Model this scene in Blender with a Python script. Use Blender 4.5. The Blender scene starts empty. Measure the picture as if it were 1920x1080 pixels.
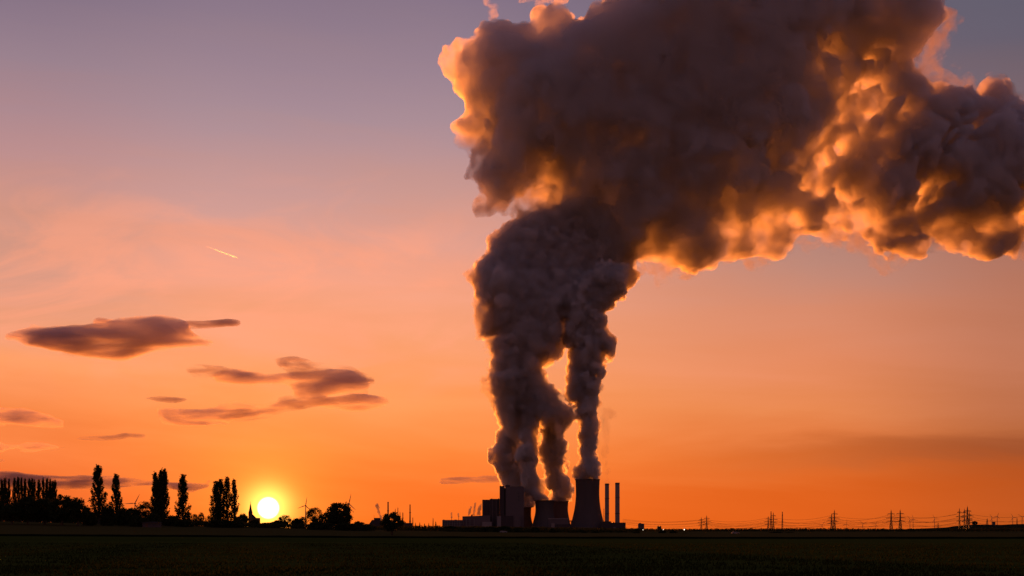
import bpy, bmesh, math, random
import numpy as np
from mathutils import Vector, Matrix
R = math.radians

# ------------------------------------------------------------------ camera
sc = bpy.context.scene
COL = sc.collection
CAM_H, FPX, HORIZ = 2.5, 2667.0, 993.0
cam_d = bpy.data.cameras.new("camera")
cam = bpy.data.objects.new("camera", cam_d)
COL.objects.link(cam)
cam.location = (0, 0, CAM_H)
cam.rotation_euler = (R(90), 0, 0)
cam_d.sensor_width = 36.0
cam_d.lens = 50.0
cam_d.shift_y = (HORIZ - 540) / 1920.0
cam_d.clip_start = 0.5
cam_d.clip_end = 60000
sc.camera = cam

# ------------------------------------------------------------------ light and sky
SUN_AZ = math.atan((503 - 960) / FPX)          # from +Y towards +X
SUN_EL = R(0.86)
sun_dir = Vector((math.sin(SUN_AZ) * math.cos(SUN_EL), math.cos(SUN_AZ) * math.cos(SUN_EL), math.sin(SUN_EL)))
sun_d = bpy.data.lights.new("sun_light", "SUN")
sun_d.energy = 4.7
sun_d.color = (1.0, 0.235, 0.024)
sun_d.angle = R(0.5)
sun = bpy.data.objects.new("sun_light", sun_d)
COL.objects.link(sun)
sun.rotation_euler = (-sun_dir).to_track_quat('-Z', 'Y').to_euler()
sun["kind"] = "helper"

sc.view_settings.view_transform = 'Standard'
sc.view_settings.look = 'None'
sc.view_settings.exposure = 0.0
sc.view_settings.gamma = 1.0
cy = sc.cycles
sc.render.engine = 'CYCLES'
cy.use_denoising = True
cy.use_adaptive_sampling = True
cy.adaptive_threshold = 0.02
cy.max_bounces = 14
cy.diffuse_bounces = 2
cy.glossy_bounces = 2
cy.transmission_bounces = 4
cy.volume_bounces = 9
cy.transparent_max_bounces = 96
cy.sample_clamp_indirect = 6.0


def lin(c):
    return tuple(((v / 255) / 12.92 if v / 255 <= 0.04045 else ((v / 255 + 0.055) / 1.055) ** 2.4) for v in c) + (1.0,)


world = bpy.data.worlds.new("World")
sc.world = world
world.use_nodes = True
wt = world.node_tree
wt.nodes.clear()


class NB:
    """small node-building helper"""
    def __init__(self, tree):
        self.t = tree

    def n(self, typ, **kw):
        nd = self.t.nodes.new(typ)
        for k, v in kw.items():
            setattr(nd, k, v)
        return nd

    def link(self, a, b):
        self.t.links.new(a, b)

    def put(self, sock, v):
        if hasattr(v, 'is_linked') or hasattr(v, 'links'):
            self.link(v, sock)
        else:
            sock.default_value = v

    def math(self, op, a, b=None, c=None, clamp=False):
        nd = self.n('ShaderNodeMath', operation=op, use_clamp=clamp)
        self.put(nd.inputs[0], a)
        if b is not None:
            self.put(nd.inputs[1], b)
        if c is not None:
            self.put(nd.inputs[2], c)
        return nd.outputs[0]

    def ss(self, v, a, b, lo=0.0, hi=1.0):
        nd = self.n('ShaderNodeMapRange', interpolation_type='SMOOTHSTEP')
        self.put(nd.inputs['Value'], v)
        nd.inputs['From Min'].default_value = a
        nd.inputs['From Max'].default_value = b
        nd.inputs['To Min'].default_value = lo
        nd.inputs['To Max'].default_value = hi
        return nd.outputs['Result']

    def lerp(self, v, a, b, lo=0.0, hi=1.0):
        nd = self.n('ShaderNodeMapRange')
        self.put(nd.inputs['Value'], v)
        nd.inputs['From Min'].default_value = a
        nd.inputs['From Max'].default_value = b
        nd.inputs['To Min'].default_value = lo
        nd.inputs['To Max'].default_value = hi
        return nd.outputs['Result']

    def ramp(self, v, stops):
        nd = self.n('ShaderNodeValToRGB')
        el = nd.color_ramp.elements
        while len(el) < len(stops):
            el.new(0.5)
        for e, (p, c) in zip(el, stops):
            e.position = p
        for e, (p, c) in zip(el, stops):
            e.position, e.color = p, c
        self.put(nd.inputs[0], v)
        return nd.outputs[0]

    def mix(self, f, a, b, mode='MIX'):
        nd = self.n('ShaderNodeMix', data_type='RGBA', blend_type=mode)
        nd.clamp_factor = True
        self.put(nd.inputs[0], f)
        self.put(nd.inputs[6], a)
        self.put(nd.inputs[7], b)
        return nd.outputs[2]

    def noise(self, vec, scale, detail=4.0, rough=0.55, dist=0.0):
        nd = self.n('ShaderNodeTexNoise')
        if vec is not None:
            self.link(vec, nd.inputs['Vector'])
        nd.inputs['Scale'].default_value = scale
        nd.inputs['Detail'].default_value = detail
        nd.inputs['Roughness'].default_value = rough
        nd.inputs['Distortion'].default_value = dist
        return nd.outputs[0]


def el_of(py):
    return math.degrees(math.atan((HORIZ - py) / FPX))


def build_world():
    b = NB(wt)
    tc = b.n('ShaderNodeTexCoord')
    sep = b.n('ShaderNodeSeparateXYZ')
    b.link(tc.outputs['Generated'], sep.inputs[0])
    X, Y, Z = sep.outputs
    az = b.math('MULTIPLY', b.math('ARCTAN2', X, Y), 57.29578)
    el = b.math('MULTIPLY', b.math('ARCSINE', Z), 57.29578)
    # gentle streakiness of the air, and thin veils of high cloud
    comb = b.n('ShaderNodeCombineXYZ')
    b.link(b.math('MULTIPLY', az, 0.06), comb.inputs[0])
    b.link(b.math('MULTIPLY_ADD', az, 0.02, b.math('MULTIPLY', el, 0.42)), comb.inputs[1])
    n1 = b.noise(comb.outputs[0], 1.0, 5, 0.55, 0.4)
    comb2 = b.n('ShaderNodeCombineXYZ')
    b.link(b.math('MULTIPLY', az, 0.16), comb2.inputs[0])
    b.link(b.math('MULTIPLY_ADD', az, -0.06, b.math('MULTIPLY', el, 0.42)), comb2.inputs[1])
    comb2.inputs[2].default_value = 7.3
    n2 = b.noise(comb2.outputs[0], 1.0, 6, 0.58, 0.8)
    elw = b.math('ADD', el, b.math('MULTIPLY', b.math('SUBTRACT', n1, 0.5), 3.4))
    t = b.lerp(elw, 0.0, 45.0)

    def elramp(rows):
        st = [(max(0.0, e) / 45.0, lin(c)) for e, c in sorted(rows)]
        return b.ramp(t, st)
    E = el_of
    left = elramp([(0, (242, 104, 40)), (E(900), (240, 112, 48)), (E(800), (248, 136, 74)), (E(690), (252, 156, 100)),
                   (E(560), (210, 150, 130)), (E(430), (208, 148, 132)), (E(300), (182, 138, 140)), (E(170), (152, 128, 142)),
                   (E(0), (122, 106, 128)), (32, (64, 62, 92)), (45, (34, 36, 60))])
    sunny = elramp([(0, (255, 114, 32)), (E(930), (255, 118, 42)), (E(850), (255, 134, 60)), (E(740), (253, 154, 92)),
                    (E(620), (244, 158, 116)), (E(520), (240, 160, 132)), (E(400), (206, 154, 146)), (E(220), (166, 138, 148)),
                    (E(60), (140, 120, 138)), (E(-150), (112, 98, 126)), (32, (64, 62, 92)), (45, (34, 36, 60))])
    right = elramp([(0, (228, 98, 28)), (E(930), (224, 98, 30)), (E(870), (226, 112, 48)), (E(780), (232, 136, 82)),
                    (E(690), (228, 138, 98)), (E(600), (216, 138, 108)), (E(500), (186, 134, 120)), (E(350), (150, 118, 124)),
                    (E(100), (106, 96, 112)), (32, (58, 58, 84)), (45, (34, 36, 60))])
    far = elramp([(0, (190, 86, 28)), (E(930), (192, 86, 32)), (E(880), (172, 84, 42)), (E(820), (182, 102, 62)), (E(700), (190, 116, 86)),
                  (E(580), (184, 116, 92)), (E(470), (166, 112, 98)), (E(350), (136, 104, 104)), (E(120), (100, 92, 108)),
                  (E(0), (94, 91, 108)), (32, (52, 54, 78)), (45, (30, 34, 56))])
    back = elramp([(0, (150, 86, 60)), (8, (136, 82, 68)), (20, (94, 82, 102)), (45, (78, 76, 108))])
    c = b.mix(b.ss(az, -19, -11), left, sunny)
    c = b.mix(b.ss(az, -4, 13), c, right)
    c = b.mix(b.ss(az, 11, 21), c, far)
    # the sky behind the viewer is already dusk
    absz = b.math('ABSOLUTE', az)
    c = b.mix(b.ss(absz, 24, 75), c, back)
    # soft pinkish veils high up, and a few low darker bands
    veil = b.math('MULTIPLY', b.ss(n2, 0.42, 0.68), b.math('MULTIPLY', b.ss(el, 4.5, 8), b.ss(el, 15, 10)))
    c = b.mix(b.math('MULTIPLY', veil, b.math('MULTIPLY', b.ss(az, 3, -5), 0.62)), c, lin((255, 162, 128)))
    dusk = b.math('MULTIPLY', b.math('MULTIPLY', b.ss(elw, 1.9, 2.7), b.ss(elw, 3.9, 2.9)), b.ss(az, 5, 19))
    c = b.mix(b.math('MULTIPLY', dusk, 0.45), c, lin((150, 78, 48)))
    hs = b.n('ShaderNodeMix', data_type='RGBA', blend_type='MULTIPLY')
    gray = b.math('MULTIPLY_ADD', b.math('SUBTRACT', n1, 0.5), 0.26, 1.0)
    cg = b.n('ShaderNodeCombineXYZ')
    for i in range(3):
        b.link(gray, cg.inputs[i])
    hs.inputs[0].default_value = 1.0
    b.link(c, hs.inputs[6])
    b.link(cg.outputs[0], hs.inputs[7])
    c = hs.outputs[2]
    # aureole and disc of the sun, by angle from the sun's direction
    dot = b.n('ShaderNodeVectorMath', operation='DOT_PRODUCT')
    b.link(tc.outputs['Generated'], dot.inputs[0])
    dot.inputs[1].default_value = sun_dir
    ang = b.math('MULTIPLY', b.math('ARCCOSINE', b.math('MINIMUM', dot.outputs['Value'], 0.9999999)), 57.29578)
    g1 = b.math('EXPONENT', b.math('MULTIPLY', b.math('POWER', b.math('DIVIDE', ang, 0.80), 2.0), -1.0))
    g2 = b.math('EXPONENT', b.math('MULTIPLY', b.math('DIVIDE', ang, 1.5), -1.0))
    disc = b.ss(ang, 0.47, 0.24)

    def add(c, f, col):
        nd = b.n('ShaderNodeVectorMath', operation='SCALE')
        nd.inputs[0].default_value = col
        b.link(f, nd.inputs['Scale'])
        a = b.n('ShaderNodeVectorMath', operation='ADD')
        b.link(c, a.inputs[0])
        b.link(nd.outputs[0], a.inputs[1])
        return a.outputs[0]
    c = add(c, g1, (1.6, 1.05, 0.20))
    c = add(c, g2, (0.8, 0.32, 0.03))
    c = add(c, disc, (9.0, 7.5, 4.5))
    # physical sky on top, at dusk level
    sky = b.n('ShaderNodeTexSky', sky_type='NISHITA')
    sky.sun_disc = False
    sky.sun_elevation = SUN_EL
    sky.sun_rotation = SUN_AZ
    sky.air_density = 1.5
    sky.dust_density = 3.0
    bg1 = b.n('ShaderNodeBackground')
    b.link(sky.outputs[0], bg1.inputs[0])
    bg1.inputs[1].default_value = 0.05 * 0.2
    bg2 = b.n('ShaderNodeBackground')
    b.link(c, bg2.inputs[0])
    bg2.inputs[1].default_value = 1.0
    ad = b.n('ShaderNodeAddShader')
    b.link(bg1.outputs[0], ad.inputs[0])
    b.link(bg2.outputs[0], ad.inputs[1])
    out = b.n('ShaderNodeOutputWorld')
    b.link(ad.outputs[0], out.inputs[0])


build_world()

# ------------------------------------------------------------------ helpers
def P(px, py, Y):
    """photograph position -> place in the world at distance Y"""
    return Vector(((px - 960) / FPX * Y, Y, CAM_H + (HORIZ - py) / FPX * Y))


def tag(o, label=None, cat=None, group=None, kind=None):
    if label:
        o["label"] = label
    if cat:
        o["category"] = cat
    if group:
        o["group"] = group
    if kind:
        o["kind"] = kind
    return o


def mesh_obj(name, verts, faces, mat, parent=None, smooth=False):
    me = bpy.data.meshes.new(name)
    verts = np.asarray(verts, dtype=np.float32)
    if isinstance(faces, np.ndarray) and faces.ndim == 2:
        k = faces.shape[1]
        me.vertices.add(len(verts))
        me.vertices.foreach_set("co", verts.ravel())
        me.loops.add(faces.size)
        me.loops.foreach_set("vertex_index", faces.astype(np.int32).ravel())
        me.polygons.add(len(faces))
        me.polygons.foreach_set("loop_start", np.arange(0, faces.size, k, dtype=np.int32))
        me.update(calc_edges=True)
        me.validate()
    else:
        me.from_pydata([tuple(v) for v in verts], [], faces)
        me.update()
    if smooth:
        me.polygons.foreach_set("use_smooth", [True] * len(me.polygons))
    me.materials.append(mat)
    o = bpy.data.objects.new(name, me)
    COL.objects.link(o)
    if parent:
        o.parent = parent
    return o


def empty(name, loc=(0, 0, 0), rz=0.0):
    o = bpy.data.objects.new(name, None)
    COL.objects.link(o)
    o.location = loc
    o.rotation_euler = (0, 0, rz)
    return o


# ------------------------------------------------------------------ steam and cloud shapes
def new_mat(name):
    m = bpy.data.materials.new(name)
    m.use_nodes = True
    m.node_tree.nodes.clear()
    return m, NB(m.node_tree)


def vapour_mat(name, density, color=(0.9, 0.9, 0.9), g=0.75, skin=0.03, skin_col=(0.8, 0.8, 0.8, 1), het=None):
    m, b = new_mat(name)
    out = b.n('ShaderNodeOutputMaterial')
    tr = b.n('ShaderNodeBsdfTransparent')
    df = b.n('ShaderNodeBsdfDiffuse')
    df.inputs[0].default_value = skin_col
    mx = b.n('ShaderNodeMixShader')
    mx.inputs[0].default_value = skin
    b.link(tr.outputs[0], mx.inputs[1])
    b.link(df.outputs[0], mx.inputs[2])
    b.link(mx.outputs[0], out.inputs['Surface'])
    v = b.n('ShaderNodeVolumePrincipled')
    v.inputs['Color'].default_value = tuple(color) + (1,)
    v.inputs['Density'].default_value = density
    v.inputs['Anisotropy'].default_value = g
    if het:
        sc_, lo, hi, st, rate = het
        tc = b.n('ShaderNodeTexCoord')
        mp = b.n('ShaderNodeMapping')
        mp.inputs['Scale'].default_value = (sc_ / st, sc_ / st, sc_)
        b.link(tc.outputs['Object'], mp.inputs[0])
        n = b.noise(mp.outputs[0], 1.0, 4, 0.6, 0.3)
        b.link(b.math('MULTIPLY', b.ss(n, lo, hi), density), v.inputs['Density'])
        m.cycles.volume_step_rate = rate
    b.link(v.outputs[0], out.inputs['Volume'])
    return m


def upsample(n_out, coords):
    """B-spline weights from a lattice (float coords per output sample) -> (base index, 4 weights)"""
    i = np.floor(coords).astype(int)
    f = coords - i
    w = np.stack([(1 - f) ** 3 / 6, (3 * f ** 3 - 6 * f ** 2 + 4) / 6, (-3 * f ** 3 + 3 * f ** 2 + 3 * f + 1) / 6, f ** 3 / 6], 1)
    M = np.zeros((n_out, i.max() + 4), dtype=np.float32)
    for k in range(4):
        M[np.arange(n_out), i + k] += w[:, k]
    return M


def lattice_noise(rs, xs, ys, zs, lam, stretch=1.0):
    """smooth 3-D noise on a regular grid, about -1..1"""
    Ms = []
    for a, st in ((xs, stretch), (ys, stretch), (zs, 1.0)):
        c = (a - a[0]) / (lam * st) + rs.rand()
        Ms.append(upsample(len(a), c))
    L = rs.randn(*[M.shape[1] for M in Ms]).astype(np.float32)
    t = np.tensordot(Ms[0], L, (1, 0))
    t = np.tensordot(t, Ms[1], (1, 1))          # x, z, y
    t = np.tensordot(t, Ms[2], (1, 1))          # x, y, z
    return t * 1.7


def poly_sdf(poly, X, Z):
    """signed distance to a closed outline, positive inside"""
    poly = np.asarray(poly, dtype=np.float64)
    d = np.full(X.shape, 1e18)
    inside = np.zeros(X.shape, bool)
    n = len(poly)
    for k in range(n):
        ax, az = poly[k]
        bx, bz = poly[(k + 1) % n]
        ex, ez = bx - ax, bz - az
        L = ex * ex + ez * ez + 1e-9
        t = np.clip(((X - ax) * ex + (Z - az) * ez) / L, 0, 1)
        d = np.minimum(d, (X - ax - t * ex) ** 2 + (Z - az - t * ez) ** 2)
        if az != bz:
            c = ((az > Z) != (bz > Z)) & (X < (bx - ax) * (Z - az) / (bz - az) + ax)
            inside ^= c
    d = np.sqrt(d)
    return np.where(inside, d, -d)


def surface_nets(F, x0, y0, z0, h):
    """quads round the region F > 0"""
    nx, ny, nz = F.shape
    S = F > 0
    c = [(i, j, k) for i in (0, 1) for j in (0, 1) for k in (0, 1)]
    sh = (nx - 1, ny - 1, nz - 1)
    cnt = np.zeros(sh, np.int8)
    for i, j, k in c:
        cnt += S[i:nx - 1 + i, j:ny - 1 + j, k:nz - 1 + k]
    act = (cnt > 0) & (cnt < 8)
    idx = -np.ones(sh, np.int64)
    ci, cj, ck = np.nonzero(act)
    idx[ci, cj, ck] = np.arange(len(ci))
    acc = np.zeros((len(ci), 3))
    num = np.zeros(len(ci))
    for a in range(8):
        for bb in range(a + 1, 8):
            A, B = c[a], c[bb]
            if sum(abs(A[q] - B[q]) for q in range(3)) != 1:
                continue
            fa = F[ci + A[0], cj + A[1], ck + A[2]].astype(np.float64)
            fb = F[ci + B[0], cj + B[1], ck + B[2]].astype(np.float64)
            m = (fa > 0) != (fb > 0)
            t = np.where(m, fa / np.where(m, fa - fb, 1), 0)
            for q in range(3):
                acc[:, q] += np.where(m, A[q] + t * (B[q] - A[q]), 0)
            num += m
    pos = acc / num[:, None] + np.stack([ci, cj, ck], 1)
    verts = pos * h + np.array([x0, y0, z0])
    faces = []
    for ax in range(3):
        sl0 = [slice(1, -1)] * 3
        sl1 = [slice(1, -1)] * 3
        sl0[ax] = slice(0, -1)
        sl1[ax] = slice(1, None)
        A, B = S[tuple(sl0)], S[tuple(sl1)]
        e = np.argwhere(A != B)
        if not len(e):
            continue
        flip = A[tuple(e.T)]
        e = e + np.array([0 if q == ax else 1 for q in range(3)])
        u, v = [q for q in range(3) if q != ax]
        q = []
        for du, dv in ((-1, -1), (0, -1), (0, 0), (-1, 0)):
            o = e.copy()
            o[:, u] += du
            o[:, v] += dv
            q.append(idx[o[:, 0], o[:, 1], o[:, 2]])
        q = np.stack(q, 1)
        if ax == 1:
            flip = ~flip
        q[~flip] = q[~flip][:, ::-1]
        faces.append(q)
    return drop_specks(verts, np.concatenate(faces))


def drop_specks(verts, faces, least=140):
    """take out stray closed bits (and hollow pockets) of fewer than LEAST faces"""
    lab = np.arange(len(verts))
    for _ in range(400):
        m = lab[faces].min(1)
        new = lab.copy()
        for q in range(4):
            np.minimum.at(new, faces[:, q], m)
        new = new[new]
        if (new == lab).all():
            break
        lab = new
    fl = lab[faces[:, 0]]
    cnt = np.bincount(fl, minlength=len(verts))
    faces = faces[cnt[fl] >= min(least, cnt.max())]
    used = np.unique(faces)
    remap = np.zeros(len(verts), np.int64)
    remap[used] = np.arange(len(used))
    return verts[used], remap[faces]


def add_puffs(F, rs, h, radii, slim):
    """rounded lumps, large to small, budding from the surface F = 0"""
    for r, cover in radii:
        sh = np.argwhere((F > 0.45 * r) & (F < 0.45 * r + h * 1.3))
        if not len(sh):
            continue
        n = int(len(sh) * h * h / (r * r) * cover)
        for c in sh[rs.randint(0, len(sh), n)]:
            rr = r * rs.uniform(0.6, 1.25)
            if slim[c[0], c[2]]:
                rr *= 0.45
            c = c + rs.uniform(-0.5, 0.5, 3)
            k = int(rr / h) + 2
            lo = [max(0, int(c[q]) - k) for q in range(3)]
            hi = [min(F.shape[q], int(c[q]) + k + 1) for q in range(3)]
            a = [(np.arange(lo[q], hi[q]) - c[q]) * h for q in range(3)]
            dist = np.sqrt(a[0][:, None, None] ** 2 + a[1][None, :, None] ** 2 + a[2][None, None, :] ** 2)
            sub = F[lo[0]:hi[0], lo[1]:hi[1], lo[2]:hi[2]]
            np.maximum(sub, (rr * 0.85 - dist).astype(np.float32), out=sub)


def vapour(name, outline, Y0, Rmax, mat, h=4.0, seed=1, octaves=((120, 20), (60, 13), (30, 8), (15, 4.5)), billow=0.7,
           thin=None, depth=1.0, lean=None, pad=30.0, fringe=None, zmin=None, bias=0.9, puffs=None, stretch=1.0, parent=None):
    """A body of vapour whose outline at distance Y0 is OUTLINE (photograph positions), rounded in depth up to a half thickness
    of Rmax*depth, roughened by 3-D noise. thin: [(polyline, width, amount)] where the body is less deep. lean: fn(X,Z)->offset in y."""
    rs = np.random.RandomState(seed)
    pts = [P(x, y, Y0) for x, y in outline]
    poly = [(p.x, p.z) for p in pts]
    xs0, xs1 = min(p[0] for p in poly) - pad, max(p[0] for p in poly) + pad
    zs0, zs1 = min(p[1] for p in poly) - pad, max(p[1] for p in poly) + pad
    D = Rmax * depth + pad * 0.8
    xs = np.arange(xs0, xs1, h)
    zs = np.arange(zs0, zs1, h)
    X, Z = np.meshgrid(xs, zs, indexing='ij')
    d = poly_sdf(poly, X, Z)
    yc = lean(X, Z) if lean is not None else np.zeros_like(X)
    ys = np.arange(yc.min() - D, yc.max() + D, h)
    k = np.full_like(X, 1.0 / depth)
    if thin:
        wob = lattice_noise(rs, xs, np.array([0.0, 1.0]), zs, 60.0)[:, 0, :]
        wob2 = lattice_noise(rs, xs, np.array([0.0, 1.0]), zs, 24.0)[:, 0, :]
        wob3 = lattice_noise(rs, xs, np.array([0.0, 1.0]), zs, 12.0)[:, 0, :]
        for line, w, amt in thin:
            q = [P(x, y, Y0) for x, y in line]
            best = np.full(X.shape, 1e9)
            for a, bb in zip(q[:-1], q[1:]):
                ex, ez = bb.x - a.x, bb.z - a.z
                L = ex * ex + ez * ez + 1e-6
                t = np.clip(((X - a.x) * ex + (Z - a.z) * ez) / L, 0, 1)
                best = np.minimum(best, np.hypot(X - a.x - t * ex, Z - a.z - t * ez))
            f = np.exp(-(best / w * (1 + 0.55 * wob + 0.5 * wob2 + 0.3 * wob3)) ** 2) * np.clip(0.85 + 0.45 * wob2 + 0.3 * wob3, 0, 1.1)
            k = k / np.maximum(1 - amt * f, 0.06)
    Rr = Rmax
    dd = np.minimum(d, Rr)
    u = (ys[None, :, None] - yc[:, None, :]) * k[:, None, :]
    F = (Rr - np.sqrt((Rr - dd)[:, None, :] ** 2 + u ** 2)).astype(np.float32)
    for q, (lam, amp) in enumerate(octaves):
        if puffs and q == puffs[0]:
            add_puffs(F, rs, h, puffs[1], k * depth > 1.6)
        n = lattice_noise(rs, xs, ys, zs, lam, stretch)
        bl = np.abs(n) * 2.0 - bias
        F += amp * (billow * bl + (1 - billow) * n)
    if puffs and h > 4:
        # close narrow pits between the lumps
        G = np.clip(F, -14, 14)
        for ax in range(3):
            G = sum(np.roll(G, q, ax) for q in range(-4, 5)) / 9
        F = np.where((F < 6) & (G > 2.5), np.maximum(F, G), F)
    if zmin is not None:
        F = np.minimum(F, (zs - zmin)[None, None, :].astype(np.float32))
    F[0], F[-1] = -1, -1
    F[:, 0], F[:, -1] = -1, -1
    F[:, :, 0], F[:, :, -1] = -1, -1
    verts, faces = surface_nets(F, xs[0], ys[0] + Y0, zs[0], h)
    c = Vector((float(np.mean(verts[:, 0])), Y0, float(verts[:, 2].min())))
    if parent:
        c = parent.location.copy()
    o = mesh_obj(name, verts - np.array(c), faces, mat, parent)
    if not parent:
        o.location = c
    return o


UPPER = [(953, 425), (940, 412), (930, 405), (915, 408), (895, 405), (883, 388), (883, 375), (893, 368), (888, 350), (870, 348), (860, 335),
         (862, 315), (868, 305), (855, 290), (845, 270), (838, 245), (840, 225), (850, 215), (865, 205), (862, 190), (850, 175), (845, 155),
         (830, 140), (820, 120), (825, 105), (835, 95), (850, 90), (860, 80), (875, 72), (895, 68), (900, 55), (920, 45), (930, 55), (945, 45),
         (960, 50), (985, 48), (1000, 38), (1000, 28), (1015, 20), (1040, 24), (1055, 22), (1070, 30), (1072, 45), (1088, 48), (1095, 28),
         (1115, 18), (1135, 12), (1155, 10), (1165, -20), (1250, -60), (1500, -90), (1690, -70), (1712, -5), (1745, 10), (1770, 30), (1755, 55), (1722, 70),
         (1730, 95), (1725, 120), (1690, 140), (1655, 112), (1632, 104), (1640, 140), (1612, 160), (1618, 200), (1585, 225), (1592, 265), (1556, 285), (1568, 330), (1540, 350), (1556, 395), (1535, 410), (1545, 435), (1525, 442), (1500, 440), (1480, 450), (1460, 460), (1430, 465), (1390, 475),
         (1370, 480), (1350, 485), (1330, 500), (1310, 510), (1290, 515), (1285, 526), (1278, 515), (1260, 503), (1240, 500), (1228, 508),
         (1215, 500), (1205, 485), (1195, 485), (1180, 505), (1165, 530), (1120, 520), (1080, 480), (1040, 430), (1000, 420)]
RIGHT = [(1560, 470), (1500, 448), (1482, 410), (1494, 340), (1522, 270), (1552, 200), (1580, 135), (1612, 95), (1650, 100), (1690, 130), (1720, 160), (1745, 185),
         (1760, 165), (1790, 160), (1812, 155), (1830, 180), (1840, 193), (1855, 165), (1870, 153), (1890, 170), (1897, 195), (1908, 200),
         (1918, 185), (1960, 190), (2050, 220), (2080, 330), (2050, 436), (1960, 438), (1920, 440), (1890, 450), (1860, 455), (1830, 438), (1780, 441),
         (1745, 437), (1725, 450), (1710, 460), (1690, 467), (1650, 466), (1615, 450), (1600, 452)]
TRUNK = [(936, 785), (930, 770), (926, 765), (922, 745), (912, 735), (908, 715), (912, 700), (922, 690), (925, 670), (915, 655), (914, 645), (922, 635),
         (905, 634), (893, 634), (896, 625), (905, 610), (907, 590), (912, 580), (905, 575), (892, 555), (885, 520), (887, 500), (900, 485),
         (908, 470), (918, 455), (925, 440), (940, 432), (950, 430), (953, 418), (965, 410), (973, 398), (985, 393), (1000, 395), (1015, 388),
         (1030, 390), (1045, 385), (1075, 372), (1110, 365), (1150, 380), (1180, 430), (1188, 470), (1178, 510), (1165, 535), (1130, 570), (1090, 585), (1060, 590),
         (1057, 620), (1054, 640), (1045, 650), (1030, 663), (1010, 675), (1008, 685), (1020, 700), (1035, 720), (1048, 735), (1050, 750),
         (1060, 765), (1069, 775), (1067, 785), (1056, 795), (1048, 815), (1030, 795), (1018, 805), (1008, 785), (998, 800), (985, 795), (982, 770), (974, 790), (965, 825), (950, 815), (944, 800)]
PLUME_A = [(974, 954), (997, 954), (992, 930), (986, 912), (990, 900), (992, 890), (985, 875), (976, 860), (974, 840), (978, 820), (985, 800), (990, 770), (1000, 740), (930, 735),
           (926, 755), (926, 770), (935, 785), (937, 800), (934, 820), (928, 838), (933, 850), (936, 870), (942, 885), (948, 900), (952, 915), (962, 935)]
PLUME_B = [(1004, 942), (1032, 942), (1024, 925), (1012, 910), (1010, 890), (1004, 870), (1008, 850), (1004, 830), (1006, 810), (1012, 780), (1020, 755), (975, 755), (972, 785),
           (974, 810), (980, 830), (978, 845), (983, 865), (985, 880), (983, 895), (987, 910), (990, 925), (997, 935)]
PLUME_C = [(1031, 944), (1064, 944), (1060, 930), (1054, 915), (1055, 895), (1052, 880), (1055, 865), (1058, 845), (1053, 825), (1054, 808), (1058, 795), (1066, 785), (1064, 765),
           (1030, 740), (1005, 760), (1008, 790), (1013, 810), (1016, 835), (1014, 855), (1018, 875), (1024, 895), (1027, 915), (1033, 930)]
PLUME_D = [(1080, 902), (1123, 902), (1122, 890), (1118, 880), (1119, 870), (1111, 860), (1112, 845), (1115, 830), (1111, 815), (1115, 800), (1113, 785), (1118, 770),
           (1121, 755), (1125, 740), (1124, 720), (1118, 706), (1130, 702), (1126, 685), (1127, 668), (1136, 660), (1153, 660), (1150, 640), (1140, 628), (1132, 615), (1133, 590), (1148, 572),
           (1165, 548), (1180, 500), (1120, 490), (1075, 540), (1062, 580), (1059, 610), (1062, 640), (1076, 655), (1075, 680), (1068, 700), (1066, 720), (1060, 735), (1063, 747), (1078, 752),
           (1080, 775), (1085, 795), (1088, 815), (1089, 840), (1087, 860), (1083, 875), (1081, 888)]

PLANT_Y = 3900.0
m_cloud = vapour_mat("steam_cloud_vapour", 0.075, (0.92, 0.91, 0.908), 0.66, het=(0.012, 0.27, 0.72, 1.0, 0.12))
m_soft = vapour_mat("drifting_cloud_vapour", 0.105, (0.915, 0.902, 0.90), 0.64, het=(0.012, 0.25, 0.72, 1.0, 0.12))
m_col = vapour_mat("steam_plume_vapour", 0.24, (0.925, 0.90, 0.885), 0.64, het=(0.05, 0.24, 0.56, 1.0, 0.12))
m_trunk = vapour_mat("steam_trunk_vapour", 0.11, (0.935, 0.905, 0.885), 0.66, het=(0.03, 0.24, 0.58, 1.0, 0.12))
m_wisp = vapour_mat("steam_wisp_vapour", 0.05, (0.80, 0.78, 0.78), 0.45, skin=0.012)
m_rag = vapour_mat("ragged_edge_vapour", 0.017, (0.62, 0.58, 0.60), 0.45, skin=0.006, het=(0.028, 0.40, 0.68, 1.0, 0.15))
OCT_BIG = ((260, 26), (120, 26), (60, 14), (26, 6.0), (14, 4.0), (10, 2.0))
OCT_SOFT = ((200, 24), (100, 18), (50, 17), (25, 13), (13, 8), (9, 4))
OCT_TRUNK = ((140, 18), (70, 13), (36, 8), (18, 5), (9, 3))
OCT_COL = ((60, 7), (34, 10), (18, 7), (9, 4.4), (5.5, 2.2))
OCT_WISP = ((60, 6), (30, 11), (15, 9), (8, 6), (5.5, 3))

GAP = [(1640, 100), (1600, 190), (1560, 280), (1530, 350), (1515, 420)]


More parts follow.
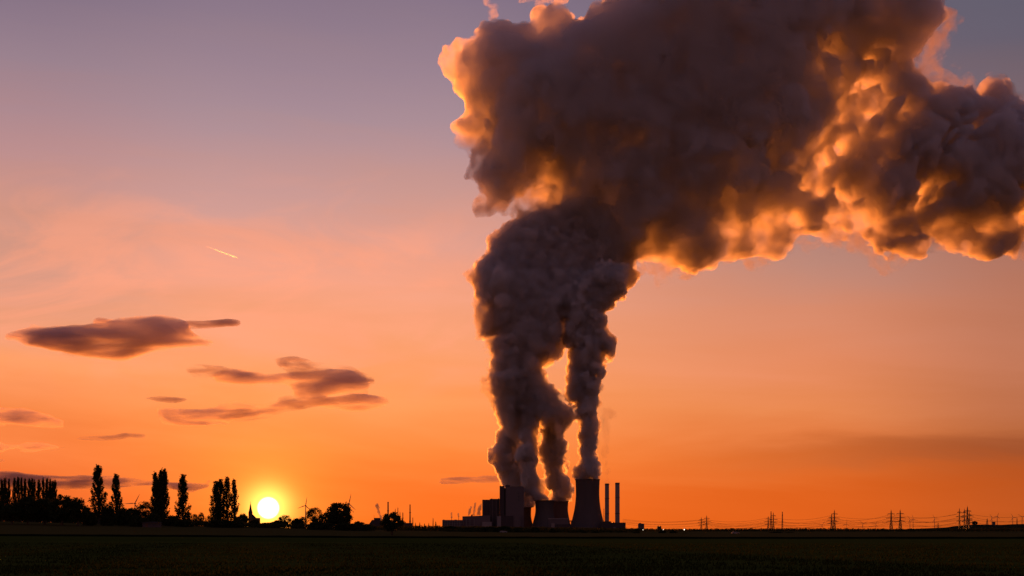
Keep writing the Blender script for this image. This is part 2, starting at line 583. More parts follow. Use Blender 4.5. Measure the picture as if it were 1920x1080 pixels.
def steam_and_clouds():
    up = vapour("steam_cloud", UPPER, 4050.0, 190.0, m_cloud, 4.5, 11, OCT_BIG, billow=0.5, puffs=(3, ((46, 0.6), (22, 0.4))),
                thin=[(GAP, 75, 0.62), ([(1590, 190), (1545, 270), (1500, 350), (1478, 430)], 50, 0.75), ([(890, 365), (960, 385), (1030, 370)], 85, 0.8), ([(860, 90), (835, 120), (850, 230), (870, 320), (890, 380), (935, 410)], 95, 0.8),
                      ([(1370, 420), (1480, 440)], 45, 0.6), ([(1200, 500), (1240, 480)], 35, 0.7)])
    tag(up, "huge billowing dark steam cloud with glowing orange left rim above the towers", "steam cloud")
    rt = vapour("steam_cloud", RIGHT, 4090.0, 165.0, m_soft, 4.2, 23, OCT_SOFT, billow=0.35,
                thin=[(GAP, 115, 0.8), ([(1560, 440), (1700, 445), (1920, 428)], 42, 0.68)])
    tag(rt, "brown drifting steam cloud with orange lit underside at the right edge", "steam cloud")

    vapour("wisps", [(1700, -30), (1795, 20), (1782, 60), (1775, 105), (1752, 148), (1780, 146), (1830, 168), (1870, 143), (1925, 178), (1935, 250), (1720, 240), (1655, 110)],
           4090.0, 70.0, m_rag, 4.5, 123, ((100, 20), (50, 20), (25, 15), (13, 8)), bias=0.8, billow=0.25, parent=rt)
    vapour("wisps", [(1165, 545), (1215, 526), (1290, 534), (1340, 512), (1430, 482), (1500, 458), (1540, 466), (1640, 496), (1705, 494), (1760, 466), (1900, 478), (1970, 466), (1970, 430), (1500, 415), (1165, 470)],
           4060.0, 60.0, m_rag, 4.5, 124, ((100, 14), (50, 16), (25, 14), (13, 8)), bias=0.8, billow=0.25, parent=up)

    def lean(X, Z):
        return 110.0 * np.clip((X - 60) / 260, 0, 1) * np.clip((Z - 500) / 250, 0, 1) + 50 * np.clip((Z - 620) / 200, 0, 1)
    tk = vapour("steam_plume", TRUNK, 3925.0, 70.0, m_trunk, 3.2, 5, OCT_TRUNK, bias=0.88, puffs=(2, ((30, 0.8), (14, 0.5))), lean=lean)
    tag(tk, "broad dark trunk of merged steam rising into the big cloud", "steam plume", "steam plumes of the power station")
    vapour("wisps", TRUNK, 3925.0, 70.0, m_wisp, 3.0, 55, OCT_WISP, bias=0.85, lean=lean, parent=tk)
    for nm, poly, Yp, seed, lab in (("a", PLUME_A, 3990.0, 31, "leftmost dark steam plume rising from behind the tall boiler house"),
                                    ("b", PLUME_B, 3905.0, 32, "thin ragged orange edged steam plume between two thicker plumes"),
                                    ("c", PLUME_C, 3990.0, 33, "dense steam plume rising from the right one of the joined cooling towers"),
                                    ("d", PLUME_D, 3900.0, 34, "tall separate steam plume rising from the tallest cooling tower")):
        rm = 30.0 if nm != "d" else 44.0
        zc = CAM_H + (HORIZ - max(p[1] for p in poly) + 2.5) / FPX * Yp
        o = vapour("steam_plume", poly, Yp, rm, m_col, 2.2, seed, OCT_COL, pad=18, bias=0.80, zmin=zc, puffs=(1, ((10, 0.5),)))
        tag(o, lab, "steam plume", "steam plumes of the power station")
        vapour("wisps", poly, Yp, rm, m_wisp, 2.2, seed + 50, tuple((l, a * 0.75) for l, a in OCT_WISP[1:]), pad=18, bias=0.9, zmin=zc, parent=o)


# ------------------------------------------------------------------ materials of solid things
def solid_mat(name, col, rough=0.85, var=0.25, scale=0.2, detail=5, metallic=0.0, stretch=(1, 1, 1), bump=0.0, spec=0.25):
    m, b = new_mat(name)
    out = b.n('ShaderNodeOutputMaterial')
    p = b.n('ShaderNodeBsdfPrincipled')
    tc = b.n('ShaderNodeTexCoord')
    mp = b.n('ShaderNodeMapping')
    mp.inputs['Scale'].default_value = stretch
    b.link(tc.outputs['Object'], mp.inputs[0])
    n = b.noise(mp.outputs[0], scale, detail, 0.6)
    c = b.mix(n, tuple(v * (1 - var) for v in col) + (1,), tuple(min(1, v * (1 + var)) for v in col) + (1,))
    b.link(c, p.inputs['Base Color'])
    p.inputs['Roughness'].default_value = rough
    p.inputs['Metallic'].default_value = metallic
    p.inputs['Specular IOR Level'].default_value = spec
    if bump:
        bp = b.n('ShaderNodeBump')
        bp.inputs['Strength'].default_value = bump
        b.link(n, bp.inputs['Height'])
        b.link(bp.outputs[0], p.inputs['Normal'])
    b.link(p.outputs[0], out.inputs[0])
    return m


def leaf_mat(name, col):
    m, b = new_mat(name)
    out = b.n('ShaderNodeOutputMaterial')
    d = b.n('ShaderNodeBsdfDiffuse')
    t = b.n('ShaderNodeBsdfTranslucent')
    geo = b.n('ShaderNodeNewGeometry')
    c = b.ramp(geo.outputs['Random Per Island'], [(0.0, tuple(v * 0.6 for v in col) + (1,)), (1.0, tuple(v * 1.5 for v in col) + (1,))])
    b.link(c, d.inputs[0])
    b.link(c, t.inputs[0])
    mx = b.n('ShaderNodeMixShader')
    mx.inputs[0].default_value = 0.3
    b.link(d.outputs[0], mx.inputs[1])
    b.link(t.outputs[0], mx.inputs[2])
    b.link(mx.outputs[0], out.inputs[0])
    return m


def lamp_mat(name, col, strength):
    m, b = new_mat(name)
    out = b.n('ShaderNodeOutputMaterial')
    e = b.n('ShaderNodeEmission')
    e.inputs[0].default_value = tuple(col) + (1,)
    e.inputs[1].default_value = strength
    b.link(e.outputs[0], out.inputs[0])
    return m


M_CONC = solid_mat("weathered_concrete", (0.09, 0.07, 0.065), var=0.3, scale=0.03, stretch=(1, 1, 0.25))
M_CONC_D = solid_mat("dark_concrete", (0.07, 0.06, 0.06), var=0.3, scale=0.04)
M_CONC_L = solid_mat("pale_concrete", (0.24, 0.20, 0.19), var=0.2, scale=0.04)
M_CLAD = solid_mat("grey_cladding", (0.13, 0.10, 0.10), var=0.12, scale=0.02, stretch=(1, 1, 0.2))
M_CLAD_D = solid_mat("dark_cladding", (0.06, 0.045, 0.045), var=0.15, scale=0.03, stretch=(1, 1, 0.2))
M_GLASS = solid_mat("dark_window_band", (0.05, 0.05, 0.06), rough=0.3, var=0.2, scale=0.3)
M_STEEL = solid_mat("galvanised_steel", (0.05, 0.05, 0.05), rough=0.6, var=0.2, scale=0.5)
M_BRICK = solid_mat("old_brick", (0.14, 0.07, 0.05), var=0.25, scale=0.3)
M_ROOF = solid_mat("slate_roof", (0.06, 0.05, 0.05), var=0.25, scale=0.3)
M_WHITE = solid_mat("pale_car_paint", (0.32, 0.30, 0.29), rough=0.95, spec=0.05, var=0.06, scale=0.5)
M_TURB = solid_mat("pale_grey_coating", (0.16, 0.15, 0.15), rough=0.7, var=0.06, scale=0.5)
M_TYRE = solid_mat("black_rubber", (0.02, 0.02, 0.02), var=0.1, scale=2)
M_BARK = solid_mat("bark", (0.07, 0.05, 0.035), var=0.35, scale=2.0, stretch=(1, 1, 0.3))
M_LEAF_P = leaf_mat("poplar_leaves", (0.045, 0.05, 0.018))
M_LEAF_B = leaf_mat("broadleaf_leaves", (0.04, 0.045, 0.016))
M_LEAF_C = leaf_mat("conifer_needles", (0.025, 0.035, 0.018))
M_LAMP = lamp_mat("lit_lamp", (1.0, 0.85, 0.65), 4.0)


# ------------------------------------------------------------------ mesh builder
class MB:
    def __init__(self):
        self.v, self.f = [], []

    def add(self, vs, fs):
        o = len(self.v)
        self.v += [tuple(p) for p in vs]
        self.f += [tuple(i + o for i in f) for f in fs]
        return self

    def box(self, x0, x1, y0, y1, z0, z1):
        return self.add([(x0, y0, z0), (x1, y0, z0), (x1, y1, z0), (x0, y1, z0), (x0, y0, z1), (x1, y0, z1), (x1, y1, z1), (x0, y1, z1)],
                        [(0, 3, 2, 1), (4, 5, 6, 7), (0, 1, 5, 4), (1, 2, 6, 5), (2, 3, 7, 6), (3, 0, 4, 7)])

    def bar(self, a, b, r, r2=None, n=4):
        a, b = Vector(a), Vector(b)
        d = (b - a)
        if d.length < 1e-6:
            return self
        q = d.to_track_quat('Z', 'Y')
        r2 = r if r2 is None else r2
        vs, fs = [], []
        for k in range(n):
            t = 2 * math.pi * (k + 0.5) / n
            u = q @ Vector((math.cos(t), math.sin(t), 0))
            vs += [a + u * r, b + u * r2]
        for k in range(n):
            j = (k + 1) % n
            fs.append((2 * k, 2 * j, 2 * j + 1, 2 * k + 1))
        fs.append(tuple(2 * k for k in range(n))[::-1])
        fs.append(tuple(2 * k + 1 for k in range(n)))
        return self.add(vs, fs)

    def lathe(self, prof, n=48, cx=0, cy_=0, cap0=False, cap1=False):
        vs, fs = [], []
        for r, z in prof:
            for k in range(n):
                t = 2 * math.pi * k / n
                vs.append((cx + r * math.cos(t), cy_ + r * math.sin(t), z))
        for i in range(len(prof) - 1):
            for k in range(n):
                j = (k + 1) % n
                fs.append((i * n + k, i * n + j, (i + 1) * n + j, (i + 1) * n + k))
        if cap0:
            fs.append(tuple(range(n))[::-1])
        if cap1:
            fs.append(tuple((len(prof) - 1) * n + k for k in range(n)))
        return self.add(vs, fs)

    def prism(self, pts, y0, y1):
        """outline in x,z pushed from y0 to y1"""
        n = len(pts)
        vs = [(x, y0, z) for x, z in pts] + [(x, y1, z) for x, z in pts]
        fs = [tuple(range(n))[::-1], tuple(range(n, 2 * n))]
        for k in range(n):
            j = (k + 1) % n
            fs.append((k, j, n + j, n + k))
        return self.add(vs, fs)

    def tube(self, pts, radii, n=6):
        for a, b, r0, r1 in zip(pts[:-1], pts[1:], radii[:-1], radii[1:]):
            self.bar(a, b, r0, r1, n)
        return self

    def build(self, name, mat, parent=None, smooth=False):
        return mesh_obj(name, self.v, self.f, mat, parent, smooth)


def tri(x, xs, vs):
    return np.interp(x, xs, vs)


def ground_z(x, y):
    edge = np.interp(x, [-400, -216, -142, -108, -45, 0, 60], [7.5, 6.0, 3.9, 3.2, 1.2, 0.5, 0.0])
    w = np.interp(y, [60, 200, 400, 600, 900, 1500, 2200], [0, 0.03, 0.2, 1.0, 0.9, 0.35, 0.0])
    return edge * w


def on_ground(px, Y):
    x = (px - 960) / FPX * Y
    return Vector((x, Y, float(ground_z(x, Y))))


# ------------------------------------------------------------------ the land
def land():
    xs = np.unique(np.concatenate([np.arange(-5000, -400, 200), np.arange(-400, 401, 8), np.arange(400, 5001, 200)])).astype(float)
    ys = np.unique(np.concatenate([np.arange(-120, 700, 8), np.arange(700, 2300, 50), np.arange(2300, 7901, 400)])).astype(float)
    X, Y = np.meshgrid(xs, ys, indexing='ij')
    rs = np.random.RandomState(4)
    Z = ground_z(X, Y)
    fine = (np.abs(X) <= 400) & (Y < 700)
    Z = Z + np.where(fine, rs.randn(*X.shape) * 0.02, 0)
    v = np.stack([X, Y, Z], -1).reshape(-1, 3)
    nx, ny = len(xs), len(ys)
    i, j = np.meshgrid(np.arange(nx - 1), np.arange(ny - 1), indexing='ij')
    a = (i * ny + j).ravel()
    f = np.stack([a, a + ny, a + ny + 1, a + 1], 1)
    m, b = new_mat("field_crop")
    out = b.n('ShaderNodeOutputMaterial')
    p = b.n('ShaderNodeBsdfPrincipled')
    tc = b.n('ShaderNodeTexCoord')
    sep = b.n('ShaderNodeSeparateXYZ')
    b.link(tc.outputs['Object'], sep.inputs[0])
    mp = b.n('ShaderNodeMapping')
    mp.inputs['Scale'].default_value = (0.006, 0.06, 1)
    b.link(tc.outputs['Object'], mp.inputs[0])
    big = b.noise(mp.outputs[0], 1.0, 5, 0.6)
    fine_n = b.noise(tc.outputs['Object'], 1.6, 6, 0.65)
    near = b.mix(big, (0.018, 0.036, 0.004, 1), (0.105, 0.105, 0.018, 1))
    far_c = b.mix(big, (0.080, 0.062, 0.016, 1), (0.115, 0.082, 0.024, 1))
    wob = b.math('MULTIPLY_ADD', b.math('SUBTRACT', big, 0.5), 10.0, sep.outputs[1])
    c = b.mix(b.ss(wob, 388, 396), near, far_c)
    c = b.mix(b.math('MULTIPLY', fine_n, 0.45), c, (0.022, 0.020, 0.006, 1))
    b.link(c, p.inputs['Base Color'])
    p.inputs['Roughness'].default_value = 1.0
    p.inputs['Specular IOR Level'].default_value = 0.0
    bp = b.n('ShaderNodeBump')
    bp.inputs['Strength'].default_value = 0.25
    bp.inputs['Distance'].default_value = 0.1
    b.link(fine_n, bp.inputs['Height'])
    b.link(bp.outputs[0], p.inputs['Normal'])
    b.link(p.outputs[0], out.inputs[0])
    g = mesh_obj("ground", v, f, m)
    tag(g, kind="structure")
    # short crop standing in the near field
    rs = np.random.RandomState(14)
    n = 70000
    Yg = 62 + 190 * rs.rand(n) ** 1.5
    xg = rs.uniform(-0.40, 0.40, n) * Yg
    clump = np.sin(xg * 0.35 + 2 * np.sin(Yg * 0.11)) + np.sin(Yg * 0.5 + xg * 0.05) + rs.randn(n) * 0.9
    keep = clump > -0.6
    Yg, xg = Yg[keep], xg[keep]
    n = len(xg)
    hg = rs.uniform(0.10, 0.26, n)
    wg = rs.uniform(0.03, 0.09, n)
    a = rs.uniform(0, math.pi, n)
    lx, ly = rs.randn(n) * 0.06, rs.randn(n) * 0.06
    zg = np.array(ground_z(xg, Yg)) - 0.03
    c0 = np.stack([xg - wg * np.cos(a), Yg - wg * np.sin(a), zg], 1)
    c1 = np.stack([xg + wg * np.cos(a), Yg + wg * np.sin(a), zg], 1)
    c2 = np.stack([xg + lx + 0.3 * wg * np.cos(a), Yg + ly, zg + hg], 1)
    c3 = np.stack([xg + lx - 0.3 * wg * np.cos(a), Yg + ly, zg + hg * 0.9], 1)
    tag(mesh_obj("grass", np.stack([c0, c1, c2, c3], 1).reshape(-1, 3), np.arange(4 * n).reshape(n, 4), leaf_mat("crop_blades", (0.022, 0.030, 0.006))),
        "short dark crop growing in the near field", "grass", kind="stuff")
    # a low grassy bank along the far side of the near field
    mb = MB()
    rs = np.random.RandomState(9)
    xsb = np.arange(-420, 421, 4.0)
    ring = []
    for x in xsb:
        z = float(ground_z(x, 392))
        hgt = 0.42 + rs.rand() * 0.14
        w = 0.2 * rs.randn()
        ring.append([(x, 387 + w, z - 0.4), (x, 389.5 + w, z + hgt * 0.75), (x, 391.5 + w, z + hgt), (x, 394 + w, z + hgt * 0.8), (x, 397 + w, z - 0.4)])
    vs = [p_ for r_ in ring for p_ in r_]
    fs = []
    for i in range(len(ring) - 1):
        for k in range(4):
            fs.append((i * 5 + k, (i + 1) * 5 + k, (i + 1) * 5 + k + 1, i * 5 + k + 1))
    fs += [(0, 1, 2, 3, 4), tuple((len(ring) - 1) * 5 + k for k in (4, 3, 2, 1, 0))]
    mb.add(vs, fs)
    bank = mb.build("field_bank", solid_mat("rough_grass", (0.006, 0.007, 0.002), var=0.5, scale=0.8, bump=0.4, rough=1.0, spec=0.0))
    tag(bank, kind="structure")
    # spoil heap on the far right skyline
    prof = [(1700, 992.5), (1740, 990.5), (1770, 989), (1795, 987.5), (1815, 984), (1835, 983.5), (1850, 983.5), (1880, 984), (1895, 983),
            (1930, 982), (2000, 981), (2200, 980), (2500, 983), (2700, 992)]
    Yh = 5200.0
    mb = MB()
    rows = []
    for k, (dy, fz) in enumerate(((-350, 0.0), (-250, 0.25), (-120, 0.75), (0, 1.0), (150, 0.8), (350, 0.3), (450, 0.0))):
        rows.append([((px - 960) / FPX * Yh, Yh + dy + 20 * math.sin(px * 0.05 + k), -1.0 + fz * (CAM_H + (HORIZ - py) / FPX * Yh + 1.0)) for px, py in prof])
    n = len(prof)
    fs = [(a * n + k, a * n + k + 1, (a + 1) * n + k + 1, (a + 1) * n + k) for a in range(len(rows) - 1) for k in range(n - 1)]
    mb.add([p_ for r_ in rows for p_ in r_], fs)
    tag(mb.build("hill", solid_mat("scrub_hill", (0.03, 0.03, 0.014), var=0.4, scale=0.02, rough=1.0, spec=0.0), smooth=True), kind="structure")


# ------------------------------------------------------------------ trees
def quads(cent, size, rs, flat=0.0):
    n = len(cent)
    a = rs.randn(n, 3)
    a[:, 2] *= 1 - flat
    a /= np.linalg.norm(a, axis=1)[:, None] + 1e-9
    r = rs.randn(n, 3)
    u = np.cross(a, r)
    u /= np.linalg.norm(u, axis=1)[:, None] + 1e-9
    w = np.cross(a, u)
    s = (size * rs.uniform(0.6, 1.3, n))[:, None]
    v = np.stack([cent - u * s * 0.5 - w * s * 0.32, cent + u * s * 0.5 - w * s * 0.2, cent + u * s * 0.45 + w * s * 0.32, cent - u * s * 0.4 + w * s * 0.25], 1)
    return v.reshape(-1, 3), np.arange(4 * n).reshape(n, 4)


def poplar_shapes(seed, H, W, stems=1, open_=0.0):
    rs = np.random.RandomState(seed)
    C = []
    mb = MB()
    for s in range(stems):
        ox = 0 if stems == 1 else (s - (stems - 1) / 2) * W * 0.15
        h = H * (1 - 0.09 * rs.rand() * (stems > 1))
        lean = rs.uniform(-0.02, 0.02) + ox * 0.012
        w = W * (1.0 if stems == 1 else 0.6)
        mb.tube([(ox * 0.5, 0, -0.5), (ox * 0.9, 0, h * 0.3), (ox + lean * h * 0.6, 0, h * 0.65), (ox + lean * h, 0, h * 0.97)], [0.42, 0.3, 0.17, 0.04], 7)
        nl = int(95 * (1 - 0.3 * open_))
        for q in range(nl):
            t0 = 0.05 + 0.80 * (q + rs.rand()) / nl
            ang = rs.uniform(0, 2 * math.pi)
            prof = np.interp(t0 + 0.09, [0.0, 0.12, 0.32, 0.55, 0.8, 1.0], [0.75, 1.0, 1.0, 0.74, 0.46, 0.2])
            L = h * rs.uniform(0.10, 0.17)
            out = w * 0.5 * prof * rs.uniform(0.55, 1.08)
            n = int(62 * (1 - 0.35 * open_))
            tt = rs.rand(n) ** 0.8
            rad = out * (1 - (1 - tt) ** 2)
            zz = t0 * h + L * tt
            c = np.stack([ox + lean * zz + math.cos(ang) * rad, math.sin(ang) * rad, zz], 1) + rs.randn(n, 3) * np.array([0.17, 0.17, 0.3])
            C.append(c)
            mb.bar((ox + lean * t0 * h, 0, t0 * h), (ox + lean * h * t0 + math.cos(ang) * out, math.sin(ang) * out, t0 * h + L * 0.6), 0.07, 0.02, 3)
        n = 260
        zz = h * (0.82 + 0.18 * rs.rand(n))
        C.append(np.stack([ox + lean * zz + rs.randn(n) * 0.3 * (1.15 - zz / h) * 3, rs.randn(n) * 0.3, zz], 1))
    C = np.concatenate(C)
    C = C[C[:, 2] > 0.4]
    return quads(C, np.full(len(C), 0.42), rs), mb


def broad_shapes(seed, H, W, leaves=70, clumps=75, low=0.22, leaf=0.5, clump_r=0.14, flat_top=0.0):
    rs = np.random.RandomState(seed)
    mb = MB()
    C = []
    cz, rz = H * (0.5 + low / 2), H * (0.5 - low / 2)
    mb.tube([(0, 0, -0.5), (0.1, 0, H * 0.18), (0.05, 0.1, H * 0.4), (0, 0, H * 0.62)], [W * 0.045 + 0.1, W * 0.035 + 0.06, W * 0.025, W * 0.01], 8)
    ph = rs.uniform(0, 6.28, 6)
    for q in range(clumps):
        d = rs.randn(3)
        d /= np.linalg.norm(d)
        az = math.atan2(d[1], d[0])
        lob = 0.86 + 0.10 * math.sin(3 * az + ph[0]) + 0.08 * math.sin(5 * d[2] + ph[1]) + 0.07 * math.sin(4 * az + 3 * d[2] + ph[2])
        r = lob * rs.uniform(0.45, 1.0) ** 0.5
        p = np.array([d[0] * W / 2 * r, d[1] * W / 2 * r, cz + d[2] * rz * r * (1 - flat_top * (d[2] > 0.6))])
        cr = clump_r * W * rs.uniform(0.6, 1.15)
        e = rs.randn(leaves, 3)
        e /= np.linalg.norm(e, axis=1)[:, None] + 1e-9
        e *= (rs.rand(leaves) ** 0.5)[:, None]
        C.append(p + e * cr * np.array([1, 1, 0.75]))
        if q % 2 == 0:
            s = np.array([0, 0, H * rs.uniform(0.2, 0.55)])
            mid = s * 0.45 + p * 0.55 + np.array([0, 0, -0.03 * H])
            mb.tube([s, mid, p], [W * 0.014 + 0.03, W * 0.009 + 0.02, 0.02], 4)
    # stray twigs beyond the clumps
    n = clumps * 6
    d = rs.randn(n, 3)
    d /= np.linalg.norm(d, axis=1)[:, None]
    rr = rs.uniform(0.85, 1.08, n)[:, None]
    C.append(d * rr * np.array([W / 2, W / 2, rz]) * 0.93 + np.array([0, 0, cz]))
    C = np.concatenate(C)
    C = C[C[:, 2] > 0.25]
    return quads(C, np.full(len(C), leaf), rs), mb


def conifer_shapes(seed, H, W):
    rs = np.random.RandomState(seed)
    mb = MB().tube([(0, 0, -0.4), (0, 0, H * 0.5), (0, 0, H * 0.99)], [0.22, 0.13, 0.02], 6)
    C = []
    for q in range(90):
        t = (q + rs.rand()) / 90
        a = rs.uniform(0, 6.283)
        L = W / 2 * (1.02 - t) * rs.uniform(0.7, 1.1)
        n = 34
        s = rs.rand(n)
        C.append(np.stack([math.cos(a) * L * s, math.sin(a) * L * s, H * (0.08 + 0.9 * t) - 0.25 * L * s], 1) + rs.randn(n, 3) * 0.12)
    C = np.concatenate(C)
    return quads(C, np.full(len(C), 0.4), rs), mb


class Kind:
    """one built shape of a tree; further trees of the kind share its meshes"""
    def __init__(self, shapes, leafm, H, W):
        (self.lv, self.lf), self.tb = shapes
        self.leafm, self.H, self.W = leafm, H, W
        self.src = None

    def place(self, name, base, height, width, rz):
        root = empty(name, base, rz)
        root.scale = (width / self.W, width / self.W, height / self.H)
        if self.src is None:
            c = mesh_obj("crown", self.lv, self.lf, self.leafm, root)
            t = self.tb.build("trunk", M_BARK, root)
            self.src = (c, t)
        else:
            for s in self.src:
                k = s.copy()
                COL.objects.link(k)
                k.parent = root
        return root


def tree(kind, name, px, top, Y, wpx, label, cat="tree", group=None, rz=None, base=None):
    g = on_ground(px, Y)
    if base is not None:
        g.z = base
    height = CAM_H + (HORIZ - top) / FPX * Y - g.z
    o = kind.place(name, g, height, wpx / FPX * Y, rz if rz is not None else (px * 1.7) % 6.28)
    return tag(o, label, cat, group)


def trees():
    pop = [Kind(poplar_shapes(40 + i, 20, 5.0), M_LEAF_P, 20, 5.0) for i in range(4)]
    pop_multi = Kind(poplar_shapes(61, 20, 6.6, 3), M_LEAF_P, 20, 6.6)
    pop_open = [Kind(poplar_shapes(71 + i, 20, 4.2, 1, 0.8), M_LEAF_P, 20, 4.2) for i in range(3)]
    broad = [Kind(broad_shapes(80 + i, 10, 11, 90, 90, 0.12), M_LEAF_B, 10, 11) for i in range(4)]
    openb = [Kind(broad_shapes(90 + i, 10, 10, 34, 80, 0.2, 0.42, 0.12), M_LEAF_B, 10, 10) for i in range(3)]
    bush = [Kind(broad_shapes(100 + i, 5, 8, 80, 60, -0.35, 0.5, 0.16), M_LEAF_B, 5, 8) for i in range(3)]
    con = [Kind(conifer_shapes(110 + i, 12, 7), M_LEAF_C, 12, 7) for i in range(2)]

    # three blocks of the poplar row on the far left
    ords = ["first", "second", "third", "fourth", "fifth", "sixth", "seventh", "eighth", "ninth"]
    blocks = [([(-3, 899), (4, 898), (10, 895), (17, 896)], "leftmost", 9), ([(27, 896), (34, 894), (40, 894), (47, 895), (54, 897), (60, 896), (65, 898)], "middle", 8),
              ([(73, 897), (80, 896), (87, 896), (93, 897), (99, 899), (104, 900)], "rightmost", 8)]
    k = 0
    for rows, which, w in blocks:
        for i, (px, top) in enumerate(rows):
            tree(pop[k % 4], "poplar_tree", px, top + (k * 5 % 4) * 0.8, 610 + (k * 37 % 17), w + 3.5 + 3.0 * ((k * 7) % 3) / 2,
                 f"slender poplar, {ords[i]} from the left in the {which} block of the poplar row", "poplar", "poplars in the row at far left")
            k += 1
    tree(pop[0], "poplar_tree", 186, 872, 600, 34, "tallest lone poplar, broad at the foot, right of the dark bushes", "poplar", "lone poplars", rz=0.4)
    tree(pop[1], "poplar_tree", 218, 889, 605, 28, "smaller lone poplar just right of the tallest poplar", "poplar", "lone poplars", rz=1.1)
    tree(pop_multi, "poplar_tree", 300, 878, 600, 38, "stout poplar with several tops left of the thin single poplar", "poplar", "lone poplars", rz=0.15)
    tree(pop[3], "poplar_tree", 343, 889, 605, 29, "single slim poplar between the stout poplar and the sunlit group", "poplar", "lone poplars", rz=2.2)
    for px, top, w, kd, lab in ((405, 902, 30, pop_open[2], "leftmost and lowest poplar of the group beside the setting sun"),
                                (413, 898, 26, pop_open[0], "second poplar of the group beside the setting sun"),
                                (426, 894, 24, pop_open[1], "tallest middle poplar of the group beside the setting sun"),
                                (439, 899, 21, pop_open[2], "rightmost poplar of the group, nearest the setting sun")):
        tree(kd, "poplar_tree", px, top, 600 + px % 5, w, lab, "poplar", "poplars beside the sun", rz=px * 0.3)
    # dark broadleaved trees and bushes under the row
    for i, (px, top, w, Y, lab) in enumerate(((-12, 938, 44, 560, "dark round tree cut by the left picture edge"),
                                              (22, 944, 42, 555, "low dark bush under the leftmost poplar block"),
                                              (52, 932, 44, 560, "dark leafy tree under the middle poplar block"),
                                              (84, 934, 48, 565, "dark leafy tree under the rightmost poplar block"),
                                              (116, 929, 56, 560, "tall dark broad tree at the right end of the poplar row"),
                                              (146, 936, 42, 558, "round dark bush with ragged right side left of the tallest poplar"))):
        tree(broad[i % 4], "broadleaf_tree", px, top, Y, w, lab, "tree", "dark trees below the poplar row", rz=i * 1.3)
    for i, (px, top, w, Y, kd, lab) in enumerate((
            (168, 958, 30, 570, bush[0], "low bush at the left foot of the tallest poplar"), (203, 946, 30, 575, bush[1], "bush between the two left lone poplars"),
            (232, 952, 32, 580, bush[2], "dark bush right of the smaller lone poplar"), (247, 953, 34, 590, broad[2], "round dark tree left of the open crowned tree"),
            (272, 939, 38, 610, openb[0], "open crowned tree with sky showing through left of the stout poplar"), (288, 962, 30, 575, bush[0], "bush in front of the stout poplar's foot"),
            (262, 966, 40, 572, bush[1], "low wide bush beside the pale house"),
            (322, 966, 30, 600, bush[2], "small bush between stout and slim poplar"), (328, 967, 24, 640, broad[0], "small round tree right of the stout poplar"),
            (356, 960, 12, 720, openb[1], "little see-through tree just right of the slim poplar"), (366, 963, 11, 730, openb[2], "small open tree, second right of the slim poplar"),
            (377, 960, 14, 725, openb[0], "small open tree left of the sunlit poplar group"), (386, 968, 8, 700, con[0], "tiny pointed conifer left of the sunlit poplar group"),
            (397, 962, 18, 720, openb[1], "see-through bush at the left foot of the sunlit poplars"), (345, 975, 40, 590, bush[0], "low bush under the slim poplar"),
            (412, 973, 46, 590, bush[1], "wide low bush under the sunlit poplars"), (440, 976, 40, 592, bush[2], "low bush under the poplar nearest the sun"),
            (455, 964, 24, 800, broad[1], "round tree left of the church spire"), (446, 968, 16, 780, openb[2], "small tree squeezed between poplars and church"),
            (477, 973, 22, 700, bush[0], "bush in front of the church nave"), (498, 980, 30, 680, bush[2], "low bush directly under the sun"),
            (511, 978, 24, 690, bush[1], "low bush under the sun's right side"),
            (534, 965, 28, 700, openb[1], "open round tree just right of the sun"), (522, 975, 26, 680, bush[0], "bush at the left foot of the tree right of the sun"),
            (556, 971, 28, 690, bush[1], "bush between the two tree clumps right of the sun"), (567, 968, 20, 700, openb[0], "thin tree at the foot of the left wind turbine"),
            (590, 951, 34, 650, openb[2], "airy tree left of the big round tree"), (636, 942, 54, 640, broad[3], "big round tree with dense crown right of the sun"),
            (613, 962, 36, 645, openb[0], "lower tree joining the airy and the big round tree"), (600, 978, 50, 600, bush[2], "wide bush under the airy tree"),
            (650, 980, 50, 610, bush[1], "bush under the big round tree"), (672, 977, 26, 640, bush[0], "small dark bush right of the big round tree"),
            (684, 982, 30, 650, bush[2], "low bush left of the factory roof"))):
        tree(kd, "broadleaf_tree" if kd not in bush else "bush", px, top, Y, w, lab, "tree" if kd not in bush else "bush", rz=i * 0.9)
    tree(broad[1], "broadleaf_tree", 735, 962, 480, 45, "lone round tree standing in the field before the thin chimneys", "tree", rz=2.0)
    for px, top, w, o in ((779, 980, 7, "first"), (787, 979.5, 8, "second"), (796, 981.5, 8, "third"), (804, 980.5, 6, "fourth"), (817, 977.5, 9, "fifth and tallest")):
        tree(con[int(px) % 2], "conifer_tree", px, top, 1500, w, f"{o} of the small pointed conifers left of the low office block", "conifer", "conifers left of the plant", base=0.0)
